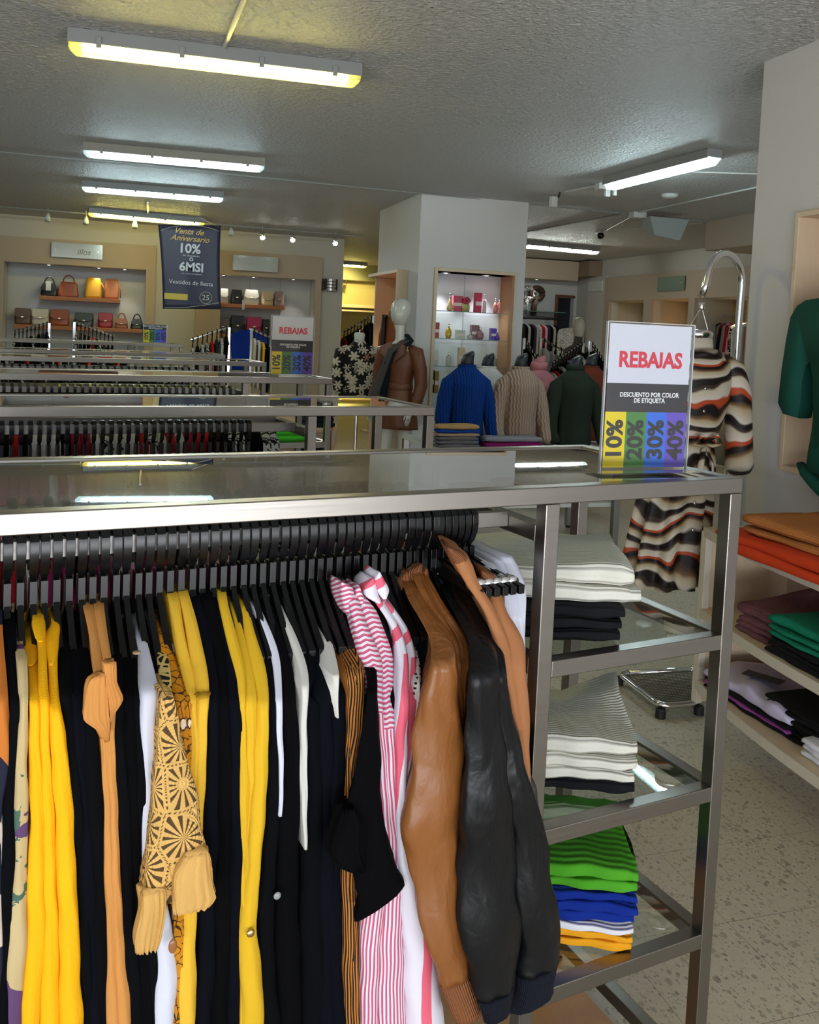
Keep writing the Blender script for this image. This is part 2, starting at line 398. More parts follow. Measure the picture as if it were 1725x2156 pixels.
struct('wall_back_right', holed(1, 13.4, 13.52, 4.9, 6.95, CEIL, [(6.60, 6.90, 0, 2.25)]), NICHE)
struct('trim_10', MB().box((4.9, 12.95, 2.50), (6.72, 13.4, 2.80)), BEI)
struct('trim_11', MB().box((6.72, 12.6, 2.57), (6.95, 13.4, 2.80)), plain('taupe_paint', srgb(132, 112, 92), .7))  # turned side of the beige bulkhead, its shade put into a darker colour
struct('wall_column', MB().box((6.90, 12.42, 0), (6.95, 12.95, 2.57)), WAL2)
d = MB(); d.box((6.56, 13.36, 0), (6.60, 13.4, 2.29)); d.box((6.60, 13.36, 2.25), (6.90, 13.4, 2.29))
o = struct('door_1', d, m_wood('brown_door_wood', srgb(92, 58, 30), srgb(110, 72, 40)))
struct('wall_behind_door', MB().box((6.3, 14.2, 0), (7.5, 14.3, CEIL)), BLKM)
struct('wall_passage', MB().box((4.9, 13.52, 0), (5.0, 18, CEIL)), WAL2)
struct('wall_rear', MB().box((-5, 17.4, 0), (5, 17.5, CEIL)), YEL)
struct('trim_12', MB().box((2.3, 17.1, 2.0), (4.9, 17.4, 2.06)), MAPLE)
struct('trim_13', MB().box((2.3, 17.0, 2.52), (4.9, 17.4, CEIL)), plain('olive_paint', srgb(120, 116, 84), .7))

# ------------------------------------------------------------------ ceiling fittings
def tube_light(x0, x1, y0, y1, col, st, label, tint, glow):
    a, b = Vector((x0, y0, 0)), Vector((x1, y1, 0)); L = (b-a).length; ang = math.atan2(b.y-a.y, b.x-a.x)
    t = thing('ceiling_light', label, 'ceiling light', (x0, y0, CEIL), 'B', 'tube lights on the ceiling'); t.rotation_euler = (0, 0, ang)
    o = Vector((x0, y0, CEIL))
    def P(mb): mb.v = [v+o for v in mb.v]; return mb
    base = MB(); base.prism([(0, 0), (-.006, -.060), (.000, -.062), (.010, -.052), (.100, -.052), (.110, -.062), (.116, -.060), (.11, 0)], 0, 0, L)
    part('base', P(base), GRP, t, bevel=.004)
    cov = MB(); pr = [(.004, -.058), (.008, -.080), (.024, -.098), (.086, -.098), (.102, -.080), (.106, -.058)]
    rg = []
    for x, k in ((.004, .55), (.03, 1), (L-.03, 1), (L-.004, .55)): rg.append([(x, .055+(u-.055)*(.8+.2*k), -.05+(z+.05)*k) for u, z in pr])
    cov.loft(rg, cap=True); part('diffuser', P(cov), tint, t)
    tb = MB(); tb.tube([(.06, .055, -.071), (L-.06, .055, -.071)], .0125, 12); part('tube', P(tb), emis('tube_%s' % glow, col, st), t)
    rf = MB(); rf.box((.05, .014, -.0545), (L-.05, .096, -.0525)); part('reflector', P(rf), plain('tray_reflector', (.8, .8, .78), .35), t)
    for k in (.1, .37, .64, .9):
        c_ = MB(); c_.box((L*k-.011, -.014, -.076), (L*k+.011, .000, -.03)); part('clip', P(c_), GRP, t, bevel=.002)
    return t
WARM, COOL, NEUT = (1, .90, .45), (.80, .96, 1), (1, .97, .88)
TW, TC = cover('tinted_cover_yellow', (.97, .93, .50)), cover('tinted_cover_clear', (.86, .95, .96))
tube_light(-.291, .986, 4.172, 4.13, WARM, 44, 'warm yellow tube light on the ceiling nearest the camera', TW, 'warm')
tube_light(-.358, .908, 6.807, 6.753, COOL, 34, 'cool tube light second from the front of the left row, dimmer than the rest', TC, 'cool')
tube_light(-.459, .794, 8.705, 8.676, COOL, 75, 'cool white tube light third from the front of the left row', TC, 'bright')
tube_light(-.489, .802, 10.827, 11.0, WARM, 60, 'warm yellow tube light above the dark anniversary banner', TW, 'warm')
tube_light(3.514, 3.47, 4.932, 6.168, COOL, 70, 'cool tube light running front to back near the right wall', TC, 'bright')
tube_light(4.66, 5.916, 10.66, 10.813, NEUT, 70, 'white tube light on the ceiling right behind the pillar', TC, 'neutral')
tube_light(2.9, 4.15, 16.2, 16.35, (1, .93, .5), 40, 'warm tube light in the yellow room beyond the passage', TW, 'rear')
spot('niche_spot', (3.8, 16.4, 2.6), (3.8, 17.4, 1.8), 34, (1, .85, .35), 120)

def conduit(pts, label, r=.007, mat=None): 
    mb = MB(); mb.tube([(x, y, z) for x, y, z in pts], r, 8); return single('cable_conduit', mb, mat or WHP, label, 'conduit')
zc = CEIL-.008
conduit([(.377, 3.3, zc), (.36, 4.17, zc)], 'short conduit feeding the nearest yellow tube light', .010)
conduit([(.13, 9.9, zc), (.15, 10.9, zc)], 'short conduit feeding the tube light above the banner', .012)
conduit([(-3, 7.46, zc), (6.02, 7.83, zc)], 'long thin conduit crossing the ceiling from left to right', .006, GRP)
conduit([(4.54, 4.2, zc), (4.544, 7.7, zc)], 'conduit running along the ceiling to the grey speaker')
conduit([(4.36, 9.9, zc), (4.48, 7.78, zc)], 'conduit running back from the speaker towards the rear', .007, GRP)
conduit([(4.65, 7.9, zc), (5.1, 9.3, zc)], 'thin cable between the speaker and the dome camera', .005)
conduit([(5.2, 8.8, zc), (5.44, 7.9, zc)], 'thin cable between the dome camera and the beige bulkhead', .005)
conduit([(3.42, 6.9, zc), (3.49, 6.5, zc)], 'short conduit between the ceiling sensor and the junction box', .009)
conduit([(3.56, 5.7, zc), (4.9, 5.2, zc)], 'conduit leaving the right tube light towards the right wall', .006)
t = thing('junction_box', 'white junction box at the end of the right tube light', 'junction box', (3.503, 6.42, CEIL))
part('housing', MB().box((3.45, 6.38, CEIL-.05), (3.55, 6.46, CEIL)), WHP, t, bevel=.006)
part('plug', MB().box((3.50, 6.36, CEIL-.11), (3.54, 6.39, CEIL-.05)), WHP, t, bevel=.004); part('plug', MB().box((3.56, 6.34, CEIL-.10), (3.585, 6.365, CEIL-.04)), WHP, t, bevel=.004)
t = thing('motion_sensor', 'small white motion sensor tilted under the ceiling left of the junction box', 'sensor', (3.40, 7.0, CEIL))
part('bracket', MB().tube([(3.42, 7.0, CEIL), (3.41, 7.0, CEIL-.04), (3.38, 7.0, CEIL-.05)], .008), BLKM, t); part('body', MB().box((3.33, 6.97, CEIL-.13), (3.39, 7.02, CEIL-.04), .3), WHP, t, bevel=.008)
t = thing('smoke_detector', 'round white smoke detector on the ceiling', 'smoke detector', (4.222, 6.6, CEIL))
part('body', MB().lathe((4.222, 6.6, CEIL), [(.068, 0), (.068, -.015), (.05, -.03), (.0, -.034)], 24), WHP, t, smooth=True)
t = thing('security_camera', 'small dark dome security camera on the ceiling', 'camera', (5.058, 9.3, CEIL))
part('base', MB().lathe((5.058, 9.3, CEIL), [(.045, 0), (.045, -.015), (.0, -.016)], 20), WHP, t, smooth=True); part('dome', MB().ball((5.07, 9.28, CEIL-.045), .04), BLKP, t, smooth=True)
a = onB(1345, 452, 1, 7.6)
t = thing('wall_speaker', 'pale grey wedge speaker hanging from the ceiling', 'speaker', (4.78, 7.6, CEIL-.05))
sp = MB(); sp.loft([[(x, y, z) for x, z in ((4.60, 2.77), (4.66, 2.595), (4.94, 2.56), (5.03, 2.77))] for y in (7.5,)]+[[(x, 7.75, z) for x, z in ((4.66, 2.76), (4.70, 2.66), (4.90, 2.64), (4.96, 2.76))]])
part('cabinet', sp, SPEAKM, t, bevel=.006)
part('bracket', MB().box((4.50, 7.62, 2.765), (4.64, 7.72, 2.82)), WHP, t, bevel=.004)
# spotlight track
t0, t1 = Vector((-2.6, 10.93, CEIL-.05)), Vector((2.78, 11.25, CEIL-.05))
mb = MB(); mb.tube([t0, t1], .009, 6); single('spotlight_track', mb, GRP, 'long spotlight track under the ceiling before the back wall', 'lighting track')
for i, (x, lit) in enumerate(((-.93, 0), (-.527, 0), (.008, 0), (1.12, 0), (1.497, 1), (1.871, 1), (2.414, 1))):
    y = lerp(t0.y, t1.y, (x-t0.x)/(t1.x-t0.x)); 
    o = thing('track_spotlight', ['unlit white track spotlight furthest left', 'unlit white track spotlight left of the warm tube light', 'unlit track spotlight half hidden by the warm tube light', 'unlit track spotlight just right of the banner', 'lit track spotlight nearest the banner', 'lit track spotlight in the middle of the three lit ones', 'lit track spotlight nearest the pillar'][i], 'spotlight', (x, y, CEIL-.03), 'B', 'spotlights on the ceiling track')
    part('arm', MB().tube([(x, y, CEIL-.02), (x, y, CEIL-.09)], .006), GRP, o)
    hd = MB(); hd.tube([(x, y+.01, CEIL-.08), (x, y-.005, CEIL-.11), (x, y-.03, CEIL-.165)], [.014, .024, .034], 16); part('head', hd, CHROME if lit else WHP, o, smooth=True)
    lp = MB(); lp.ball((x, y-.032, CEIL-.168), .030, n=10); part('lamp', lp, emis('lit_bulb', (1, 1, .98), 14) if lit else GLS, o, smooth=True)
    if lit: spot('track_beam', (x, y-.07, CEIL-.22), (x-.1, y-3.5, 0), 12, (1, .98, .92), 75)
# recessed downlights of the niches
def downlight(x, y, z, label, col=(1, .95, .85), p=5, tgt=None, lit=True, sz=75):
    o = thing('recessed_downlight', label, 'downlight', (x, y, z), 'B', 'small recessed downlights')
    part('rim', MB().lathe((x, y, z), [(.045, 0), (.045, -.006), (.034, -.008)], 20), CHROME, o, smooth=True)
    part('lamp', MB().lathe((x, y, z-.003), [(.033, 0), (.033, -.004), (.0, -.006)], 20), emis('downlight_lamp', (1, .97, .9), 10), o, smooth=True)
    if lit: spot('downlight_beam', (x, y, z-.02), tgt or (x, y+.06, z-1), p, col, sz)
for k, x in enumerate((-1.02, -.42, -.1)): downlight(x, 12.36, NTOP-.001, 'downlight over the left handbag niche, number from left: '+['first', 'second', 'third'][k], p=3)
for k, x in enumerate((1.16, 1.56, 2.1)): downlight(x, 12.36, NTOP-.001, 'downlight over the right handbag niche, number from left: '+['first', 'second', 'third'][k], p=3)
downlight(2.72, 7.82, CZ1-.001, 'left downlight inside the perfume cabinet', (.9, .95, 1), 7); downlight(3.12, 7.82, CZ1-.001, 'right downlight inside the perfume cabinet', (.9, .95, 1), 7)
downlight(7.3, 10.65, 2.18, 'warm downlight in the far niche of the right room', (1, .78, .4), 45); downlight(7.3, 11.7, 2.18, 'warm downlight in the narrow far niche of the right room', (1, .78, .4), 45); downlight(7.3, 9.5, 2.18, 'downlight in the near niche of the right room', (1, .8, .5), 20)
downlight(6.1, 13.15, 2.50, 'downlight under the beige bulkhead over the scarves', (1, .95, .88), 3)
spot('coat_niche_beam', (2.6, 8.55, 2.10), (2.66, 8.5, 1), 8, (1, .75, .42), 110)
# glass plaques, wall light, banner
def plaque(x0, x1, z0, z1, label, wrd, mats=None):
    o = thing('glass_plaque', label, 'sign', (x0, 12.2, z0)); part('panel', MB().box((x0, 12.19, z0), (x1, 12.2, z1)), plain('mirror_glass', (.62, .66, .6), .12, .75), o, bevel=.002)
    for x in (x0+.05, x1-.05): part('standoff', MB().tube([(x, 12.183, (z0+z1)/2), (x, 12.24, (z0+z1)/2)], .012), CHROME, o)
    if wrd: text('lettering', wrd, .1, Matrix.Translation(((x0+x1)/2+.08-x0, -.013, (z1-z0)*.42))@Matrix.Rotation(PI/2, 4, 'X'), plain('letter_olive', srgb(120, 122, 100), .5), o, italic=.25)
plaque(-.98, -.375, 2.325, 2.51, 'mirrored glass plaque above the left handbag niche', 'illos'); plaque(1.26, 1.86, 2.30, 2.50, 'mirrored glass plaque above the right handbag niche', '')
for X_, l_ in ((2.48, 'slotted chrome wall light beside the right handbag niche'), (.36, 'slotted wall light peeking out left of the banner')):
  o = thing('wall_light', l_, 'wall light', (X_+.12, 12.3, 2.1))
  sc = MB()
  for k in range(4): sc.loft([[(X_+.25*j/12, 12.3-.10*sin(PI*j/12), 2.10+k*.043+dz) for j in range(13)]+[(X_+.25*j/12, 12.3-.095*sin(PI*j/12)+.001, 2.10+k*.043+dz) for j in range(12, -1, -1)] for dz in (0, .033)])
  part('chrome_bands', sc, CHROME, o); part('core', MB().box((X_+.04, 12.23, 2.11), (X_+.21, 12.3, 2.26)), BLKM, o)
p = [onB(*q, 1, 10.5) for q in ((333, 473), (465, 475), (465, 651), (343, 650))]
o = thing('sale_banner', 'dark navy fabric banner with gold and white sale writing hanging from the ceiling', 'banner', (p[0].x, 10.5, p[3].z))
bn = MB(); G = 16
def bp(u, v, d=0):
    q = (p[0].lerp(p[1], u)).lerp(p[3].lerp(p[2], u), v); q = q.copy(); q.x += .012*sin(PI*v)*(1 if u < .5 else -1); q.y = 10.5+.012*sin(u*9+v*2)*v+d; return q
vs = [bp(i/G, j/G, d) for d in (0, .003) for j in range(G+1) for i in range(G+1)]; n1 = (G+1)**2; fs = []
for s_ in (0, 1):
    for j in range(G):
        for i in range(G): k = s_*n1+j*(G+1)+i; fs.append((k, k+1, k+G+2, k+G+1))
rim = [i for i in range(G+1)]+[j*(G+1)+G for j in range(1, G+1)]+[G*(G+1)+i for i in range(G-1, -1, -1)]+[j*(G+1) for j in range(G-1, 0, -1)]
fs += [(a_, b_, b_+n1, a_+n1) for a_, b_ in zip(rim, rim[1:]+rim[:1])]
bn.add(vs, fs); NAVY = fabric('banner_navy', srgb(44, 42, 66), 300, .05, .5); GOLD = plain('gold_print', srgb(214, 172, 84), .4); WHT = plain('white_print', srgb(215, 215, 220), .5)
CLO = part('cloth', bn, NAVY, o, smooth=True)
def bt(nm, s_, size, u, v, mat, **k):
    q = bp(u, v); text(nm, s_, size, Matrix.Translation((q.x-p[0].x, -.022, q.z-p[3].z))@Matrix.Rotation(.02, 4, 'Y')@Matrix.Rotation(PI/2, 4, 'X'), mat, CLO, **k)
bt('gold_script', 'Venta de', .09, .47, .08, GOLD, italic=.45, bold=.001); bt('gold_script', 'Aniversario', .09, .5, .165, GOLD, italic=.45, bold=.001)
bt('white_lettering', '10%', .145, .47, .285, WHT, bold=.004); bt('white_lettering', 'de descuento', .034, .49, .365, WHT); bt('white_lettering', 'O', .055, .49, .41, WHT, bold=.002)
bt('white_lettering', '6MSI', .135, .49, .505, WHT, bold=.004); bt('white_lettering', 'con tarjetas participantes', .022, .49, .58, WHT); bt('white_lettering', 'Vestidos de fiesta', .068, .51, .69, WHT)
bt('white_lettering', '25', .085, .745, .865, plain('pale_print', srgb(190, 190, 170), .5)); 
rb = MB(); q0, q1 = bp(.03, .81), bp(.42, .895); rb.box((q0.x, 10.482, q1.z), (q1.x, 10.486, q0.z)); part('gold_ribbon', rb, plain('gold_ribbon', srgb(176, 152, 58), .4, .3), o)
rg = MB(); c_ = bp(.745, .865); rg.tube([(c_.x+.065*cos(2*PI*k/28), 10.482, c_.z+.065*sin(2*PI*k/28)) for k in range(29)], .003, 6); part('ring_emblem', rg, plain('pale_print', (0, 0, 0)), o)
for sgn in (0, 1):
    ln = MB(); ln.tube([tuple(bp(u_, (.005+.075*(2*abs(u_-.5))**2.2) if not sgn else (.985-.09*max(0, u_-.35)**1.2*1.2), -.02)) for u_ in [k/20*.94+.03 for k in range(21)]], .003, 6); part('curved_line', ln, plain('pale_print', (0, 0, 0)), o)
for u_ in (.03, .97): q = bp(u_, .02); part('cord', MB().tube([(q.x, 10.49, q.z), (q.x+(.12 if u_ < .5 else -.2), 10.8, CEIL-.02)], .003, 6), WHP, o)
# ------------------------------------------------------------------ clothing racks
TB = .031
def rack(px, yf, depth, mid, xl, zs, label, ztop=None):
    ztop = ztop or 1.3335; xr = px
    t = thing('clothing_rack', label, 'clothes rack', (xr, yf, 0), 'R', 'steel and glass clothes racks')
    yb = yf+depth; z0 = ztop-TB
    top = MB(); top.box((xl, yf, z0), (xr, yf+TB, ztop)); top.box((xl, yb-TB, z0), (xr, yb, ztop)); top.box((xl, yf+TB, z0), (xl+TB, yb-TB, ztop)); top.box((xr-TB, yf+TB, z0), (xr, yb-TB, ztop))
    part('top_frame', top, STEEL, t, bevel=.0022)
    part('glass_top', MB().box((xl+TB-.006, yf+TB-.006, ztop-.0115), (xr-TB+.006, yb-TB+.006, ztop-.0035)), GLT, t)
    for x in (xl, mid, xr-TB):
        for y in (yf, yb-TB): part('post', MB().box((x, y, .012), (x+TB, y+TB, z0)), STEEL, t, bevel=.0022)
    for x in (xl, mid, xr-TB):
        for y in (yf, yb-TB): part('foot', MB().cyl((x+TB/2, y+TB/2), .02, 0, .012, 14), BLKM, t)
    for z in zs:
        f = MB(); f.box((mid+TB, yf, z-TB), (xr-TB, yf+TB, z)); f.box((mid+TB, yb-TB, z-TB), (xr-TB, yb, z)); f.box((xr-TB, yf+TB, z-TB), (xr, yb-TB, z)); f.box((mid, yf+TB, z-TB), (mid+TB, yb-TB, z))
        part('shelf_frame', f, STEEL, t, bevel=.0022)
        if z > .2: part('glass_shelf', MB().box((mid+TB-.008, yf+TB-.008, z-.012), (xr-TB+.008, yb-TB+.008, z-.004)), GLS, t)
        else: part('wood_shelf', MB().box((mid+TB-.004, yf+TB-.004, z-.016), (xr-TB-.06, yb-TB+.004, z)), HONEY, t)
    for xc in (mid, xl): part('cross_bar', MB().box((xc, yf+TB, 1.229), (xc+TB, yb-TB, 1.260)), STEELD, t, bevel=.002)
    for yy in (yf+.125, yb-.125): part('hanging_bar', MB().box((xl+TB, yy-.0075, 1.238), (mid, yy+.0075, 1.268)), STEELD, t, bevel=.002)
    return t
R1 = rack(1.435, 1.3, .513, .953, -.62, (1.0137, .6965, .384, .08), 'large steel and glass clothes rack nearest the camera')
Z2 = onR(915, 857, 1, 2.80).z; R2 = rack(1.547, 2.80, .46, 1.07, -.75, (1.0, .69, .384), 'second steel clothes rack back, with pink and white garments', Z2)
Z3 = onR(708, 797, 1, 4.38).z; R3 = rack(1.80, 4.38, .46, 1.32, -.5, (1.0, .69), 'third steel clothes rack back, carrying the small sale sign', Z3)
Z4 = onR(570, 763, 1, 6.15).z; R4 = rack(2.02, 6.15, .46, 1.54, -.4, (1.0,), 'fourth steel clothes rack back, seen as a thin grey rail', Z4)
Z5 = onR(475, 747, 1, 7.75).z; R5 = rack(2.17, 7.75, .46, 1.7, -.3, (1.0,), 'fifth steel clothes rack back, near the handbag wall', Z5)
Z6 = onR(380, 725, 1, 9.4).z; R6 = rack(2.18, 9.4, .46, 1.7, -.3, (1.0,), 'furthest steel clothes rack, carrying a small colour sign', Z6)

# ------------------------------------------------------------------ hangers
def hanger(hw=.165, clip=False, drop=.13):
    t = thing('clothes_hanger', 'black plastic clothes hanger', 'hanger', (0, 0, 0), 'R')
    w_ = .0066
    pts = [(.020, -.030), (.0215, -.012), (.016, .002), (.004, .0085), (-.008, .007), (-.0165, -.003), (-.018, -.018), (-.016, -.034), (-.009, -.050), (-.002, -.060), (0, -.072), (0, -.092)]
    rings = []
    for i, (y, z) in enumerate(pts):
        a = pts[max(i-1, 0)]; b = pts[min(i+1, len(pts)-1)]; d = Vector((b[0]-a[0], b[1]-a[1])).normalized(); nx, nz = -d.y*.0028, d.x*.0028
        ww = w_ if i < 9 else .0042
        rings.append([(-ww, y+nx, z+nz), (ww, y+nx, z+nz), (ww, y-nx, z-nz), (-ww, y-nx, z-nz)])
    part('hook', MB().loft(rings), BLKP, t, bevel=.0008)
    ar = MB(); rg = []
    for k in range(-8, 9):
        y = (hw if k > 0 or clip else .118)*k/8; u = abs(y)/.165; z = -.088-drop*u**.75; h = .013-.006*u; ww = .0042+.0022*u
        rg.append([(-ww, y, z+h), (ww, y, z+h), (ww, y, z-h), (-ww, y, z-h)])
    ar.loft(rg); nk = [(-.0055, -.014, -.062), (.0055, -.014, -.062), (.0055, .014, -.062), (-.0055, .014, -.062)]
    ar.loft([nk, [(a, b, -.102) for a, b, c in nk]]); part('shoulder_bar', ar, BLKP, t, bevel=.0008)
    if clip: cb_ = MB(); cb_.tube([(0, -.110, -.098), (0, -.130, -.101)], .0105, 14); part('metal_clip', cb_, CHROME, t, smooth=True)
    return t
HG = proto(hanger()); USED = [0]
def put_hanger(x, y, label, group, rz=0, z=1.2695):
    if not USED[0]:
        USED[0] = 1; place(HG, (x, y, z), 'R'); HG.rotation_euler[2] += rz; HG['label'] = label; HG['group'] = group; return HG
    return dup(HG, (x, y, z), 'R', label, group, rz)

# ------------------------------------------------------------------ garments of the near rack
def interp(rows, n, lin=False):
    ks = [r[0] for r in rows]; out = []
    tot = ks[-1]-ks[0]
    for i in range(n+1):
        k = ks[0]+tot*(i/n)
        j = max(0, min(len(rows)-2, max([q for q in range(len(rows)) if ks[q] <= k+1e-6])))
        t_ = (k-ks[j])/(ks[j+1]-ks[j])
        def hm(c):
            p0, p1 = rows[j][c], rows[j+1][c]
            m0 = (rows[j+1][c]-rows[j-1][c])/(ks[j+1]-ks[j-1]) if j > 0 else (p1-p0)/(ks[j+1]-ks[j])
            m1 = (rows[j+2][c]-rows[j][c])/(ks[j+2]-ks[j]) if j+2 < len(rows) else (p1-p0)/(ks[j+1]-ks[j])
            if lin: return lerp(p0, p1, t_)
            h = ks[j+1]-ks[j]; t2, t3 = t_*t_, t_**3
            return (2*t3-3*t2+1)*p0+(t3-2*t2+t_)*h*m0+(-2*t3+3*t2)*p1+(t3-t2)*h*m1
        out.append((k, hm(1), hm(2)))
    return out
def strip(rows, tip, D=.34, yn=1.40, yt=1.24, zend=None, nose=1.0, wr=.0014, seed=0, n=56, yadd=None, back=.8, cut=None, NN=8, pleat=0, shear=0, lin=False):
    """cloth hanging edge-on: rows are (photo row, left, right) of its front edge"""
    mb = MB(); R = interp(rows, n, lin); rings = []; uvs = []; tipz = onR(R[0][1], tip, 1, yt).z; rr = random.Random(seed*13+5); ph = [rr.uniform(0, 6) for _ in range(6)]
    lst = []
    for py, xl, xr in R:
        y = yt if py >= tip else yn+(yt-yn)*((py-rows[0][0])/max(tip-rows[0][0], 1))**.85
        if yadd: y += yadd(py)
        a, b = onR(xl, py, 1, y), onR(xr, py, 1, y); lst.append(((a.x+b.x)/2, max(b.x-a.x, .003), (a.z+b.z)/2, y))
    if zend is not None and lst[-1][2] > zend:
        x, w_, z, y = lst[-1]; k = max(2, int((z-zend)/.03))
        for i in range(1, k+1): lst.append((x, w_, lerp(z, zend, i/k), y))
    for x, w_, z, y in lst:
        h = w_/2; xo = wr*sin(38*z+ph[0])+wr*.7*sin(91*z+ph[1]); yo = wr*1.5*sin(29*z+ph[2]); d = min(D, max(.03, 2*(1.425-y)) if z > tipz else D); x += xo*.5
        P = []
        for k in range(NN+1):
            th = -PI/2+PI*k/NN; P.append((x+h*sin(th)*(1+.05*sin(60*z+k+ph[3])), y+yo+h*nose*(1-cos(th))+wr*.9*sin(k*2.1+z*25+ph[4])+pleat*sin(k*2.4+z*9), z+pleat*.4*sin(k*1.3+ph[1])))
        Bk = []
        for k in range(1, 6):
            f = k/5; Bk.append((f, x+h*lerp(1, back, f)+xo*f+wr*2.2*sin(f*9+ph[5]+z*6), y+h*nose+d*f))
        if shear: P = [(a_+(b_-y)*shear, b_, c_) for a_, b_, c_ in P]; Bk = [(f, a_+(b_-y)*shear, b_) for f, a_, b_ in Bk]
        ring = [(q[0], q[1], q[2]) for q in P]+[(bx_, by, z) for f, bx_, by in Bk]+[(x-h*lerp(1, back, f)+xo*f+wr*2.2*sin(f*9+ph[5]+z*6)+(by-y)*shear, by, z) for f, bx_, by in Bk[::-1]]
        rings.append(ring); m_ = NN/2; v_ = tipz-z
        uvs.append([((k-m_)/m_*h*1.45, v_) for k in range(NN+1)]+[(h*1.45+d*f, v_) for f, _, _ in Bk]+[(-h*1.45-d*f, v_) for f, _, _ in Bk[::-1]])
    mb.loft(rings, True, uvs); return mb
# cloth colours
BLK = fabric('black_cloth', srgb(6, 7, 10), 800, .15, .9, .25, spec=.08); BLK2 = fabric('blue_black_cloth', srgb(7, 9, 17), 800, .15, .9, .2, spec=.08); BLK3 = fabric('soft_black_knit', srgb(5, 5, 7), 900, .2, .95, .2, spec=.08)
YEL1 = fabric('golden_crepe', srgb(242, 176, 8), 500, .35, .8, .06); YEL2 = fabric('mustard_knit', srgb(226, 178, 52), 700, .2, .9, .05); YEL3 = fabric('lemon_mustard_knit', srgb(216, 172, 36), 700, .2, .9, .05)
CAM1 = fabric('camel_rib_cloth', srgb(200, 138, 72), 700, .3, .85, .06); WHT1 = fabric('white_cotton', srgb(206, 208, 222), 700, .15, .85, .04); WHT2 = fabric('ivory_cotton', srgb(205, 203, 196), 700, .15, .85, .05)
TAN = fabric('tan_leatherette', srgb(134, 82, 38), 1, .32, .40, .05, 'crush'); BLL = fabric('black_leatherette', srgb(13, 14, 17), 1, .35, .38, .1, 'crush', spec=.3)
RIBT = fabric('tan_rib_knit', srgb(140, 88, 54), 1500, .7, .9, .06, 'knit'); RIBN = fabric('navy_rib_knit', srgb(14, 18, 32), 1500, .7, .9, .1, 'knit'); SWT = fabric('caramel_sweat_cloth', srgb(170, 114, 74), 900, .3, .95, .06)
def m_print(name, fn, rough=.8):
    n = N(name); n.fin(fn(n), rough, 0, .3); MATS[name] = n.m; return n.m
def uvx(n): return n.xyz(n.co('UV'))
def stripes(n, q, per, duty, a, b, off=0):
    f = n.ma('LESS_THAN', n.ma('FRACT', n.ma('ADD', n.ma('DIVIDE', q, per), 50+off)), duty); return n.mix(f, b, a)
def f_pink(n):
    u = uvx(n); pk, wh, gy = srgb(208, 84, 118), srgb(226, 214, 224), srgb(96, 88, 108)
    def st(q, p): return n.mix(n.ma('LESS_THAN', n.ma('ABSOLUTE', n.ma('SUBTRACT', n.ma('FRACT', n.ma('ADD', n.ma('DIVIDE', q, p), 50)), .44)), .05), stripes(n, q, p, .42, pk, wh), gy)
    body = st(u[0], .0062); yoke = st(n.ma('ADD', u[1], n.ma('MULTIPLY', n.ma('ABSOLUTE', u[0]), -.35)), .0068)
    return n.mix(n.ma('GREATER_THAN', u[1], .012), yoke, body)
def f_pinkwide(n):
    u = uvx(n); pk, wh = srgb(226, 100, 122), srgb(222, 218, 230)
    return n.mix(n.ma('GREATER_THAN', u[1], -.05), stripes(n, n.ma('ADD', u[1], n.ma('MULTIPLY', u[0], .5)), .042, .34, pk, wh), stripes(n, n.ma('ADD', u[0], n.ma('MULTIPLY', u[1], .12)), .060, .30, pk, wh, .1))
def f_brown(n):
    u = uvx(n); o_, k_ = srgb(186, 116, 40), srgb(24, 18, 20)
    a = n.ma('ABSOLUTE', u[0]); ch = n.ma('ADD', n.ma('MULTIPLY', u[1], .8), n.ma('MULTIPLY', a, 1.0))
    return n.mix(n.ma('GREATER_THAN', u[1], 0), stripes(n, ch, .0052, .5, o_, k_), stripes(n, u[0], .0042, .5, o_, k_))
def f_floral(n):
    o = n.co(); c = n.mix(n.noise(n.stretch(o, (1, 1, .2)), 25, 2), srgb(176, 152, 104), srgb(204, 184, 138))
    c = n.mix(n.ma('GREATER_THAN', n.noise(o, 9, 4, .6, 1.5), .60), c, srgb(72, 100, 86)); z = uvx(n)[1]
    c = n.mix(n.ma('GREATER_THAN', n.noise(n.stretch(o, (1.4, 1, 1)), 7, 3, .5, .6), .63), c, srgb(92, 62, 104)); return n.mix(n.ma('GREATER_THAN', z, .50), c, srgb(190, 192, 204))
def f_mustardprint(n):
    o = n.co(); c = n.mix(0, srgb(192, 126, 14), srgb(192, 126, 14)); v = n.vor(o, 55, 'Distance', 'DISTANCE_TO_EDGE')
    c = n.mix(n.ma('LESS_THAN', v, .035), c, srgb(60, 36, 18)); q = n.vor(o, 22, 'Distance')
    c = n.mix(n.ma('LESS_THAN', n.ma('ADD', q, n.ma('MULTIPLY', n.noise(o, 60, 3), .35)), .40), c, srgb(226, 212, 190)); return n.mix(n.ma('LESS_THAN', n.ma('ABSOLUTE', n.ma('SUBTRACT', q, .24)), .02), c, srgb(66, 40, 34))
def f_check(n):
    o = n.co(); v = n.vor(o, 62, 'Distance', 'DISTANCE_TO_EDGE'); return n.mix(n.ma('GREATER_THAN', v, .12), srgb(214, 184, 110), srgb(18, 22, 26))
def f_orangenavy(n):
    o = n.co(); w_ = n.noise(n.stretch(o, (1, 1, .5)), 8, 1, .3, .4); return n.ramp(w_, [(0, srgb(190, 110, 40)), (.45, srgb(24, 26, 46)), (.6, srgb(206, 190, 176)), (.66, srgb(196, 116, 40))], True)
def f_dots(n):
    o = n.co(); v = n.vor(o, 130, rnd_=.25); return n.mix(n.ma('LESS_THAN', v, .34), srgb(214, 210, 208), srgb(30, 28, 30))
